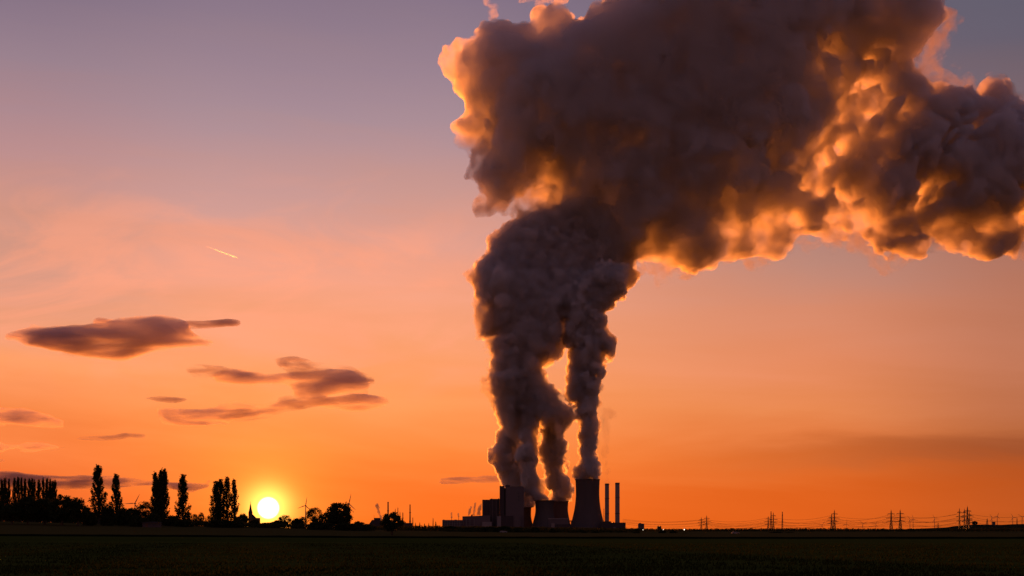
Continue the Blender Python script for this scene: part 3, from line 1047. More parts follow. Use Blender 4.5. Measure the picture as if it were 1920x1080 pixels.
    # bushes on the plain in front of the plant and to the right
    for i, (px, top, w, Y, lab) in enumerate((
            (845, 986, 40, 1150, "bush before the low office block's left end"), (880, 988, 34, 1120, "bush before the low office block's right end"),
            (915, 987, 46, 1100, "wide bush before the stepped boiler block"), (945, 986, 42, 1100, "dark bush before the tall boiler house"),
            (975, 988, 36, 1110, "bush before the boiler house's right corner"), (1003, 987.5, 20, 1080, "round dark bush below the left joined cooling tower"),
            (1036, 990, 16, 1080, "small round bush below the right joined cooling tower"), (1074, 992, 18, 1080, "small bush at the left foot of the tallest cooling tower"),
            (1095, 995, 12, 1040, "little bush centred below the tallest cooling tower"), (1117, 995, 15, 1040, "little bush below the tallest tower's right foot"),
            (1193, 997, 13, 980, "dark field bush below the white lamp by the grey block"), (1242, 993, 16, 1000, "round field bush, left one of the pair below the middle lamp"),
            (1262, 993.5, 15, 1000, "round field bush, right one of the pair right of the middle lamp"), (1284, 999, 9, 960, "tiny field bush below the rightmost lamp"),
            (1378, 998, 14, 1000, "flat bush behind the pale car on the right plain"), (1455, 997, 26, 1050, "flat bush below the clustered pylons"),
            (1480, 998, 20, 1050, "flat bush right of the clustered pylons' foot"))):
        tree(bush[i % 3], "bush", px, top, Y, w, lab, "bush", "bushes on the plain", rz=i * 1.1)
    tree(broad[2], "broadleaf_tree", 1828, 977, 5050, 11, "dark tree clump crowning the hill at right", "tree", base=17.0)

    # belts of woodland that read as one mass
    def belt(name, spans, seed, leaf, label):
        rs = np.random.RandomState(seed)
        C, S = [], []
        for px0, px1, Y0, Y1, topf, step in spans:
            px = px0
            while px < px1:
                Y = rs.uniform(Y0, Y1)
                g = on_ground(px, Y)
                top = CAM_H + (HORIZ - topf(px) - rs.uniform(-1.2, 1.0)) / FPX * Y
                h = max(1.5, top - g.z)
                w = h * rs.uniform(0.5, 0.9)
                n = int(130)
                e = rs.randn(n, 3)
                e /= np.linalg.norm(e, axis=1)[:, None]
                e *= (rs.rand(n) ** 0.4)[:, None]
                C.append(np.array([g.x, g.y, g.z + h * 0.5]) + e * np.array([w * 0.75, w * 0.75, h * 0.5]))
                S.append(np.full(n, leaf * h))
                px += step * rs.uniform(0.6, 1.4)
        (v, f) = quads(np.concatenate(C), np.concatenate(S), rs)
        o = mesh_obj(name, v, f, M_LEAF_B)
        tag(o, label, "woodland", kind="stuff")
    belt("woodland", [(-60, 700, 615, 680, lambda p: np.interp(p, [0, 150, 240, 330, 480, 560, 700], [962, 960, 968, 974, 981, 981, 984]), 3.0),
                      (-60, 480, 700, 900, lambda p: np.interp(p, [0, 150, 240, 330, 480], [966, 964, 968, 973, 979]), 4.0)],
         7, 0.16, "dark tangle of hedges and trees along the left field edge")
    belt("woodland", [(680, 1200, 1150, 1400, lambda p: np.interp(p, [690, 760, 830, 900, 1000, 1200], [986, 985, 986, 987, 988, 990.5]), 2.2),
                      (680, 1190, 1050, 1140, lambda p: np.interp(p, [690, 760, 830, 900, 1000, 1200], [991, 991, 991, 991, 991, 994]), 3.0)],
         8, 0.16, "low dark hedge belt in front of the power station")
    belt("woodland", [(1150, 1960, 2400, 3200, lambda p: np.interp(p, [1170, 1300, 1420, 1560, 1700, 1790, 1960], [990.5, 991.5, 990.5, 990.5, 991.5, 991, 989]), 2.0),
                      (1150, 1960, 1500, 2000, lambda p: 992.0 + 0 * p, 2.6)],
         9, 0.16, "long low strip of far woodland along the right horizon")


# ------------------------------------------------------------------ the power station
def U(Y):
    return Y / FPX


class Site:
    """builds a thing at distance Y from photograph extents; parts are set out round its base"""
    def __init__(self, name, px, Y, label, cat, group=None, base=0.0):
        self.Y, self.px, self.base = Y, px, base
        self.root = empty(name, ((px - 960) * U(Y), Y, base))
        tag(self.root, label, cat, group)

    def x(self, px):
        return (px - self.px) * U(self.Y)

    def z(self, py):
        return CAM_H + (HORIZ - py) * U(self.Y) - self.base

    def block(self, name, mat, px0, px1, top, y0, y1, bottom=None):
        return MB().box(self.x(px0), self.x(px1), y0, y1, 0 if bottom is None else self.z(bottom), self.z(top)).build(name, mat, self.root)

    def windows(self, name, px0, px1, py0, py1, nx, ny, y, mat=None, fx=0.6, fy=0.55, parent=None):
        """one window per cell, each an object"""
        src = None
        for i in range(nx):
            for j in range(ny):
                cw, ch = (self.x(px1) - self.x(px0)) / nx, (self.z(py0) - self.z(py1)) / ny
                cx = self.x(px0) + (i + 0.5) * cw
                cz = self.z(py1) + (j + 0.5) * ch
                if src is None:
                    src = MB().box(-cw * fx / 2, cw * fx / 2, -0.25, 0.1, -ch * fy / 2, ch * fy / 2).build(name, mat or M_GLASS, self.root)
                    o = src
                else:
                    o = src.copy()
                    COL.objects.link(o)
                o.location = (cx, y, cz)


def cooling_tower(px, Y, prof, label, mat=M_CONC):
    s = Site("cooling_tower", px, Y, label, "cooling tower", "cooling towers of the power station")
    pr = [(hw * U(Y), s.z(py)) for py, hw in prof]
    pr.sort(key=lambda t: t[1])
    z0 = 4.5
    r0 = pr[0][0] * 1.02
    outer = [(r0, z0)] + [p for p in pr if p[1] > z0 + 1]
    zi = np.linspace(z0, outer[-1][1], 26)
    rr = np.interp(zi, [p[1] for p in outer], [p[0] for p in outer])
    ker = np.array([1, 2, 3, 2, 1]) / 9
    rs_ = np.convolve(np.pad(rr, 2, mode='edge'), ker, 'valid')
    rs_[0], rs_[-1] = rr[0], rr[-1]
    shell = MB().lathe(list(zip(rs_, zi)) + [(r - 1.1, z) for r, z in list(zip(rs_, zi))[::-1]], 72)
    shell.build("shell", mat, s.root, smooth=False)
    rt, zt = rs_[-1], zi[-1]
    MB().lathe([(rt + 0.02, zt - 2.2), (rt + 1.0, zt - 2.0), (rt + 1.0, zt + 0.3), (rt - 1.15, zt + 0.3), (rt - 1.15, zt - 0.02)], 72).build("rim", M_CONC_D, s.root)
    src = None
    for k in range(28):
        a = 2 * math.pi * k / 28
        if src is None:
            w = r0 * math.pi / 28
            src = MB().bar((r0 + 1.5, -w, -0.5), (r0 - 0.4, w * 0.0, z0 + 0.4), 0.6, n=6).bar((r0 + 1.5, w, -0.5), (r0 - 0.4, 0, z0 + 0.4), 0.6, n=6).build("support_leg", M_CONC_D, s.root)
            o = src
        else:
            o = src.copy()
            COL.objects.link(o)
        o.rotation_euler = (0, 0, a)
    return s


def chimney(px, Y, top, hw_top, hw_base, label, group, mat=M_CONC_L, band=True):
    s = Site("chimney", px, Y, label, "chimney", group)
    zt = s.z(top)
    a, b_ = hw_base * U(Y), hw_top * U(Y)
    cut = zt - (zt * 0.035)
    MB().lathe([(a, -1), (a + (b_ - a) * 0.5, zt * 0.5), (b_, cut)], 32, cap0=True).build("shaft", mat, s.root)
    MB().lathe([(b_ + 0.15, cut), (b_ + 0.25, zt), (b_ - 0.8, zt), (b_ - 0.8, cut - 3)], 32).build("crown_band" if band else "mouth", M_CONC_D, s.root)
    for t in (0.35, 0.68):
        r = a + (b_ - a) * t
        MB().lathe([(r + 0.02, zt * t), (r + 0.9, zt * t + 0.2), (r + 0.9, zt * t + 1.3), (r + 0.75, zt * t + 1.3), (r + 0.75, zt * t + 0.4), (r, zt * t + 0.4)], 32).build("platform", M_STEEL, s.root)
    return s


def power_station():
    cooling_tower(1101.7, 3900, [(898.8, 22.8), (915, 22.1), (929, 21.9), (942, 22.8), (950, 23.9), (958, 25.1), (965, 26.8), (971, 28.3), (977, 29.7), (984, 31.6), (995, 34.0)],
                  "tallest cooling tower, dark waisted concrete, beside the two slim chimneys")
    cooling_tower(1021.0, 3905, [(938.4, 18.2), (948, 17.2), (957, 16.8), (965, 17.9), (971, 19.4), (976, 20.8), (984, 23), (995, 25)],
                  "left one of the two joined squat cooling towers")
    cooling_tower(1046.8, 3990, [(939.8, 19.0), (948, 18.1), (957, 17.9), (965, 19.0), (971, 20.3), (976, 21.3), (984, 23), (995, 25)],
                  "right one of the two joined squat cooling towers, partly hidden by its neighbour")
    cooling_tower(984.5, 3990, [(951, 11.8), (958, 11.2), (966, 11.0), (974, 12.2), (982, 14), (995, 16)],
                  "smallest cooling tower, half hidden behind the tall boiler house", M_CONC_D)
    g = "twin power station chimneys"
    chimney(1138.1, 3870, 906.6, 3.9, 4.0, "left one of the two slim pale chimneys right of the tallest tower", g)
    chimney(1157.6, 3860, 905.0, 4.2, 4.4, "right one of the two slim pale chimneys, slightly taller", g)

    s = Site("boiler_house", 959, 3840, "tallest boiler house, a windowless grey slab with a rooftop notch", "boiler house")
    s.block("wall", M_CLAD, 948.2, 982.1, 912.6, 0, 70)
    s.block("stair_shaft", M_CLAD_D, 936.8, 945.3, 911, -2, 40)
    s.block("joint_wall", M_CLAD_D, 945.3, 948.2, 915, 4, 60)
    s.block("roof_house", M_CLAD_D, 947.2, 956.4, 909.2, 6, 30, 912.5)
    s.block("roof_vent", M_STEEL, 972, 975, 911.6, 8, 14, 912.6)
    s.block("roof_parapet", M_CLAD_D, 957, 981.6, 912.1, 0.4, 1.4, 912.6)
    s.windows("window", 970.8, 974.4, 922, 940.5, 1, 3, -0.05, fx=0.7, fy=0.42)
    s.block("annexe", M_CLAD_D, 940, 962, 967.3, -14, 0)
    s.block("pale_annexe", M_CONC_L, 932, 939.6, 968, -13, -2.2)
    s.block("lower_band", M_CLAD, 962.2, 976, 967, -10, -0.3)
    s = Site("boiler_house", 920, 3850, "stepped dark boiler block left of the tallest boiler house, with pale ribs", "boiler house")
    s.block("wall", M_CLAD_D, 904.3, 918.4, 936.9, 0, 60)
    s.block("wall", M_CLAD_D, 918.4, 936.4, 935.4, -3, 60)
    for a in (905.6, 917.8, 923.3, 930.0):
        s.block("pilaster", M_CLAD, a, a + 1.2, 937.5, -4.2 if a > 918.4 else -1.2, -3.02 if a > 918.4 else -0.02)
    s.block("roof_vent", M_STEEL, 921, 923, 934.6, 6, 10, 935.4)
    s.block("roof_vent", M_STEEL, 934, 936, 934.4, 6, 10, 935.4)
    s = Site("turbine_hall", 893, 3830, "pale turbine hall with window grid stepping down from the boiler block", "turbine hall")
    MB().prism([(s.x(867), 0), (s.x(919), 0), (s.x(919), s.z(966.2)), (s.x(867), s.z(968.2))], 0, 45).build("wall", M_CLAD, s.root)
    s.block("roof_vent", M_STEEL, 883, 886, 964.8, 10, 18, 967.4)
    for a in (868.2, 873.8, 880.8, 888.4):
        s.block("pilaster", M_CONC_L, a, a + 0.9, 973, -0.7, -0.02)
    s.windows("window", 867.6, 889, 974.5, 985, 8, 3, -0.06)
    s.block("loading_dock", M_CONC_L, 904, 922, 978.5, -8, -0.3)
    s = Site("office_block", 848, 3820, "long low office block with rows of dark windows at the plant's left end", "building")
    s.block("wall", M_CLAD, 829.3, 866.9, 974.9, 0, 30)
    for a in np.arange(829.3, 866, 4.6):
        s.block("pilaster", M_CONC_L, a, a + 0.8, 975.3, -0.7, -0.02)
    s.windows("window", 830, 866.4, 977, 985.5, 16, 2, -0.06)
    s.block("roof_box", M_CLAD_D, 830.5, 833, 974.2, 6, 12, 974.9)
    s.block("roof_box", M_CLAD_D, 852, 856, 974.3, 6, 12, 974.9)
    for px, lab, top in ((846.6, "left one of the two thin vent pipes on the low office block", 969.5), (860.0, "right one of the two thin vent pipes on the low office block", 968.5)):
        v = Site("vent_pipe", px, 3832, lab, "vent pipe", "vent pipes on the office roof", base=CAM_H + (HORIZ - 974.9) * U(3820))
        MB().lathe([(0.55, 0), (0.5, v.z(top) - 0.5)], 12).build("pipe", M_STEEL, v.root)
        MB().lathe([(0.5, v.z(top) - 0.5), (0.85, v.z(top) - 0.4), (0.85, v.z(top) + 0.2), (0.4, v.z(top) + 0.2)], 12).build("cowl", M_STEEL, v.root)
    s = Site("pump_house", 1045, 3800, "pale flat pump house in front of the joined cooling towers", "building")
    s.block("wall", M_CLAD, 1028.5, 1066, 973.5, 0, 14)
    s.block("roof", M_CONC_L, 1028, 1066.5, 971.8, -0.8, 14.8, 973.5)
    s.block("stair_tower", M_CONC_L, 1033.6, 1039.8, 981, -7, -0.3)
    s.block("shed_bay", M_CLAD_D, 1044, 1072, 983, -9, -0.4)
    s.block("door", M_GLASS, 1054, 1058, 987, -9.3, -9.02)
    s = Site("pipe_bridge", 1069, 3850, "dark pipe bridge between the joined towers and the tallest tower", "pipe bridge")
    s.block("deck", M_CLAD_D, 1062, 1075.5, 975.8, 0, 5, 977.8)
    s.block("support", M_STEEL, 1066.2, 1067.2, 977.8, 1, 4)
    s.block("support", M_STEEL, 1070.4, 1071.4, 977.8, 1, 4)
    s = Site("flue_gas_plant", 1150, 3835, "dark low building at the feet of the two slim chimneys", "building")
    s.block("wall", M_CLAD_D, 1126, 1173.2, 979.7, 0, 22)
    s.block("roof_house", M_CLAD_D, 1132, 1146, 977.4, 3, 18, 979.7)
    s.block("roof_vent", M_STEEL, 1149, 1151, 978.6, 4, 8, 979.7)
    s.block("door", M_CLAD, 1150, 1155, 988, -0.3, -0.02)
    s = Site("mast", 1132.3, 3850, "thin lattice mast between the tallest tower and the left chimney", "mast")
    lattice(MB(), 0.9, 0.5, 0, s.z(954), 12, 0.22).build("lattice", M_STEEL, s.root)
    MB().bar((0, 0, s.z(954)), (0, 0, s.z(950.5)), 0.25, 0.1, 6).build("antenna", M_STEEL, s.root)
    s = Site("silo_block", 1202.5, 3700, "small grey block standing alone right of the power station", "building")
    s.block("wall", M_CLAD, 1197.2, 1208, 982, 0, 14)
    s.block("roof_house", M_CLAD_D, 1198.3, 1202.5, 980.6, 2, 10, 982)
    s.windows("window", 1198, 1207.4, 984, 989, 3, 2, -0.06)
    s = Site("silo_block", 1236, 4200, "low dark flat block on the horizon near the lamps", "building")
    s.block("wall", M_CLAD_D, 1232.5, 1240, 986.8, 0, 20)
    s.block("roof_vent", M_STEEL, 1234, 1235.5, 985.8, 5, 9, 986.8)
    s.block("roof_vent", M_STEEL, 1237.6, 1238.8, 985.6, 5, 9, 986.8)

    # the older works on the left
    s = Site("factory_building", 702, 3000, "dark factory shed with sloping left roof behind the lone round tree", "factory")
    MB().prism([(s.x(684), 0), (s.x(719), 0), (s.x(719), s.z(976)), (s.x(697.5), s.z(974.6)), (s.x(691), s.z(984))], 0, 50).build("wall", M_CLAD_D, s.root)
    s.block("roof_house", M_CLAD_D, 700.6, 711.3, 971, 5, 30, 975.8)
    MB().bar((s.x(700.6), 8, s.z(971)), (s.x(700.6), 8, s.z(964.5)), 0.3, 0.15, 6).build("antenna", M_STEEL, s.root)
    s.block("low_hall", M_CLAD_D, 752, 772, 980.5, 4, 30)
    g = "thin dark chimneys of the old works"
    chimney(727.6, 3300, 941, 1.2, 1.6, "tallest thin dark chimney, behind the lone round tree", g, M_BRICK, False)
    chimney(755.3, 3300, 961, 0.75, 1.0, "shortest thin dark chimney, in the middle of the three", g, M_BRICK, False)
    chimney(768.8, 3300, 946, 0.95, 1.6, "slender tapering dark chimney right of the lone round tree", g, M_BRICK, False)


def lattice(mb, w0, w1, z0, z1, n, r, rd=None):
    """four tapering legs with crossed braces"""
    rd = rd or r * 0.6
    cs = [(-1, -1), (1, -1), (1, 1), (-1, 1)]
    for a, b_ in cs:
        mb.bar((a * w0, b_ * w0, z0), (a * w1, b_ * w1, z1), r, r * 0.8)
    for i in range(n):
        ta, tb = i / n, (i + 1) / n
        za, zb = z0 + (z1 - z0) * ta, z0 + (z1 - z0) * tb
        wa, wb = w0 + (w1 - w0) * ta, w0 + (w1 - w0) * tb
        for k in range(4):
            p, q = cs[k], cs[(k + 1) % 4]
            mb.bar((p[0] * wa, p[1] * wa, za), (q[0] * wb, q[1] * wb, zb), rd, n=3)
            mb.bar((q[0] * wa, q[1] * wa, za), (p[0] * wb, p[1] * wb, zb), rd, n=3)
            mb.bar((p[0] * wb, p[1] * wb, zb), (q[0] * wb, q[1] * wb, zb), rd, n=3)
    return mb


ARMS = [(0.90, 0.0), (0.77, 8.0), (0.58, 12.5), (0.40, 10.5)]


def build_pylon():
    H = 45.0
    root = empty("power_pylon")
    mb = MB()
    lattice(mb, 3.4, 1.1, -0.5, H * 0.5, 7, 0.42)
    lattice(mb, 1.1, 0.55, H * 0.5, H * 0.9, 9, 0.36)
    mb.bar((0, 0, H * 0.9), (0, 0, H), 0.45, 0.15)
    for a, b_ in ((-.55, -.55), (.55, -.55), (.55, .55), (-.55, .55)):
        mb.bar((a, b_, H * 0.9), (0, 0, H * 0.97), 0.25)
    kids = [mb.build("mast", M_STEEL, root)]
    for fz, hw in ARMS[1:]:
        m2 = MB()
        z = H * fz
        for sx in (-1, 1):
            for b_ in (-0.6, 0.6):
                m2.bar((sx * 0.6, b_, z), (sx * hw, 0, z + 0.3), 0.52)
                m2.bar((sx * 0.6, b_, z + 2.2), (sx * hw, 0, z + 0.4), 0.45)
            for t in (0.25, 0.5, 0.75):
                m2.bar((sx * hw * t, 0, z + 0.1), (sx * hw * t, 0, z + 2.2 * (1 - t) + 0.3), 0.3)
        m2.bar((-0.7, 0, z), (0.7, 0, z), 0.52)
        kids.append(m2.build("crossarm", M_STEEL, root))
        m3 = MB()
        for sx in (-1, 1):
            m3.bar((sx * hw, 0, z + 0.3), (sx * hw, 0, z - 2.4), 0.3)
        for sx in (-1, 1):
            k = MB().bar((sx * hw, 0, z + 0.3), (sx * hw, 0, z - 2.4), 0.3).build("insulator", M_STEEL, root)
            kids.append(k)
    return root, kids


def power_lines():
    src, kids = build_pylon()
    used = [False]
    pos = {}

    def put(px, top, Y, label, group, wide=1.0, rz=0.0, base=0.0):
        H = CAM_H + (HORIZ - top) * U(Y) - base
        if not used[0]:
            o = src
            used[0] = True
        else:
            o = src.copy()
            COL.objects.link(o)
            for k in kids:
                c = k.copy()
                COL.objects.link(c)
                c.parent = o
        o.location = ((px - 960) * U(Y), Y, base)
        sc_ = H / 45.0
        o.scale = (sc_ * wide, sc_, sc_)
        o.rotation_euler = (0, 0, rz)
        tag(o, label, "pylon", group)
        pos[px] = [Vector((o.location.x + sx * hw * sc_ * wide * math.cos(rz), Y + sx * hw * sc_ * math.sin(rz), base + 45 * fz * sc_ - 2.4 * sc_)) for fz, hw in ARMS[1:] for sx in (-1, 1)]

    g = "power pylons along the right horizon"
    put(1325, 965.5, 3500, "taller right one of the pylon pair nearest the power station", g)
    put(1315, 969.2, 3650, "shorter left one of the pylon pair nearest the power station", g)
    put(1450, 959.5, 3480, "three armed pylon between the two narrow masts left of centre right", g, 0.8)
    put(1440.5, 967, 3660, "lowest wide armed pylon at the left of the four mast cluster", g)
    put(1564.5, 955, 3470, "taller right one of the lone close pylon pair standing midway along the right horizon", g, 0.85)
    put(1559.3, 963, 3680, "shorter left one of the lone close pylon pair standing midway along the right horizon", g)
    put(1671, 955, 3420, "left one of the two wide armed pylons standing a little apart", g)
    put(1688, 954.5, 3450, "right one of the two wide armed pylons standing a little apart", g)
    put(1799, 951, 3400, "leftmost pylon of the cluster at the foot of the hill", g, 0.55)
    put(1808.3, 952, 3500, "middle pylon of the cluster at the foot of the hill", g, 0.5)
    put(1814, 948, 3380, "tallest pylon of the cluster at the foot of the hill", g, 0.85)
    put(1817.5, 957.5, 3000, "nearest pylon of the hill cluster, its foot on the plain before the hill", g, 0.6)
    put(1759, 979.5, 5000, "tiny distant pylon left of the hill beside a turbine", g, 1.3)
    put(1949, 953, 3380, "pylon at the right picture edge carrying the outgoing cables", g)
    # narrow masts
    for px, top, w, lab in ((1445.8, 956, 1.9, "dark thick narrow lattice mast in the cluster of four"), (1467, 957, 1.6, "lone narrow lattice mast with two dark collars right of the cluster"),
                            (1851, 971, 2.4, "squat lattice mast on the hill left of the small hut"), (1907, 970.5, 1.2, "thin lattice mast between two turbines on the hill"),
                            (741, 952, 1.5, "left one of three faint lattice masts behind the lone round tree"), (746, 949.5, 1.8, "tallest middle one of three faint lattice masts behind the round tree"),
                            (750, 958, 1.4, "right one of three faint lattice masts behind the round tree"), (774, 969, 1.5, "faint lattice mast just right of the slender tapering chimney"),
                            (812, 970.5, 1.5, "faint lattice mast beside the tallest small conifer")):
        Y = 3450 if 1400 < px < 1500 else (5200 if px > 1500 else 3600)
        b0 = 17.0 if px > 1500 else 0.0
        s = Site("lattice_mast", px, Y, lab, "mast", "narrow lattice masts", base=b0)
        H = s.z(top)
        lattice(MB(), w * U(Y) * 0.8, 0.5, -0.5, H * 0.93, 11, 0.32).build("mast", M_STEEL, s.root)
        MB().bar((0, 0, H * 0.92), (0, 0, H), 0.28, 0.12, 5).build("antenna", M_STEEL, s.root)
        if px in (1445.8, 1467):
            for t in (0.72, 0.45) if px == 1467 else (0.78, 0.62, 0.5):
                r = 0.5 + (w * U(Y) * 0.8 - 0.5) * (1 - t / 0.93) + 0.55
                MB().lathe([(r, H * t), (r, H * t + 2.6)], 8, cap0=True, cap1=True).build("collar", M_STEEL, s.root)

    def cable(a, b_, sag, label, group):
        n = 14
        pts = [a.lerp(b_, i / n) - Vector((0, 0, sag * 4 * (i / n) * (1 - i / n))) for i in range(n + 1)]
        o = MB().tube(pts, [0.30] * (n + 1), 4).build("power_cable", M_STEEL)
        tag(o, label, "cable", group)
    spans = [(1325, 1450, "first pylon pair to the four mast cluster"), (1450, 1564.5, "four mast cluster to the midway close pair"), (1564.5, 1688, "midway close pair to the two wide armed pylons"),
             (1688, 1814, "two wide armed pylons to the hill cluster"), (1814, 1949, "hill cluster to the right picture edge"),
             (1315, 1440.5, None), (1440.5, 1559.3, None), (1559.3, 1671, None), (1671, 1799, None)]
    names = {}
    for a, b_, t in spans:
        names[(round(a / 30), round(b_ / 30))] = t or names.get((round(a / 30), round(b_ / 30)))
    texts = [s_[2] for s_ in spans[:5]] + [s_[2] for s_ in spans[:4]]
    for (a, b_, _), t in zip(spans, texts):
        ids = (0, 2, 3, 4, 5) if a in (1325, 1450, 1564.5, 1688, 1814) else (0, 2, 3, 4)
        for q in ids:
            cable(pos[a][q], pos[b_][q], 9.0, "sagging power cable from the " + t, "cables from the " + t)
    w0 = Vector(((1168 - 960) * U(3850), 3850, 25))
    for k, q in enumerate((0, 1, 2, 3, 4)):
        cable(w0 + Vector((0, k * 3, 6 + 3 * (4 - k) - 12)), pos[1325][q], 7.0, "sagging power cable from the chimney building to the first pylon pair", "cables leaving the power station")


def turbines():
    src = empty("wind_turbine")
    kids = []
    H, L = 80.0, 40.0
    kids.append(MB().lathe([(2.1, -0.5), (1.7, H * 0.5), (1.15, H - 1.4)], 16, cap1=True).build("tower", M_TURB, src))
    kids.append(MB().box(-1.7, 1.7, -3.0, 7.0, H - 1.39, H + 2.0).build("nacelle", M_TURB, src))
    kids.append(MB().bar((0, -5.2, H), (0, -3.01, H), 0.8, 1.6, 12).build("hub", M_TURB, src))
    for k in range(3):
        bl = MB()
        prof = [(0, 0.9, 0.8), (4, 1.0, 0.6), (9, 1.9, 0.4), (20, 1.4, 0.28), (32, 0.9, 0.16), (L, 0.3, 0.08)]
        vs, fs = [], []
        for z, w, t in prof:
            vs += [(-w * 0.4, -t, z), (w * 1.0, -t * 0.3, z), (w * 1.0, t * 0.3, z), (-w * 0.4, t, z)]
        for i in range(len(prof) - 1):
            for q in range(4):
                j = (q + 1) % 4
                fs.append((4 * i + q, 4 * i + j, 4 * i + 4 + j, 4 * i + 4 + q))
        fs += [(3, 2, 1, 0), tuple(len(vs) - 4 + q for q in range(4))]
        b_ = bl.add(vs, fs).build("blade", M_TURB, src)
        b_.location = (0, -4.2, H)
        kids.append(b_)
    first = True
    rows = [(253, 944, 4300, 20, 28, "wind turbine behind the left trees with one blade raised to the right"),
            (573, 948, 4000, 16, 10, "wind turbine rising from the trees right of the sun"),
            (654.3, 944, 4000, 18, 13, "wind turbine hidden by the big round tree but for a blade"),
            (1541, 984.5, 7000, 9, 40, "tiny faint turbine left of the midway pylon pair"), (1587, 982.5, 7000, 9, 5, "tiny faint turbine, first right of the midway pylon pair"),
            (1618, 981.5, 7000, 9, 70, "tiny faint turbine, second right of the midway pylon pair"), (1642, 982.5, 7000, 8, 25, "tiny faint turbine left of the two wide armed pylons"),
            (1706.3, 974.2, 6500, 9, 85, "left one of the small turbine pair right of the wide armed pylons"), (1712.2, 973.6, 6500, 9, 105, "right one of the small turbine pair right of the wide armed pylons"),
            (1752.6, 972.7, 6400, 9, 92, "lone small turbine midway between wide armed pylons and hill"),
            (1860, 971.2, 7500, 9, 88, "turbine on the hill left of the tall thin blade one"), (1869.8, 967.8, 7500, 7, 20, "turbine on the hill right of the small hut"),
            (1899, 970.2, 7300, 9, 92, "left one of the two turbines near the right picture edge"), (1916.5, 969.6, 6800, 11, 62, "right one of the two turbines near the right picture edge")]
    for px, hub, Y, blade_px, ang, lab in rows:
        if first:
            o, ks = src, kids
            first = False
        else:
            o = src.copy()
            COL.objects.link(o)
            ks = []
            for k in kids:
                c = k.copy()
                COL.objects.link(c)
                c.parent = o
                ks.append(c)
        hz = CAM_H + (HORIZ - hub) * U(Y)
        f = hz / H
        fb = blade_px * U(Y) / L
        o.location = ((px - 960) * U(Y), Y, 0)
        o.scale = (f, f, f)
        for i, c in enumerate(ks[3:]):
            c.rotation_euler = (0, R(ang + 120 * i), 0)
            c.scale = (max(1.0, fb / f), 1, fb / f)
        tag(o, lab, "wind turbine", "wind turbines")


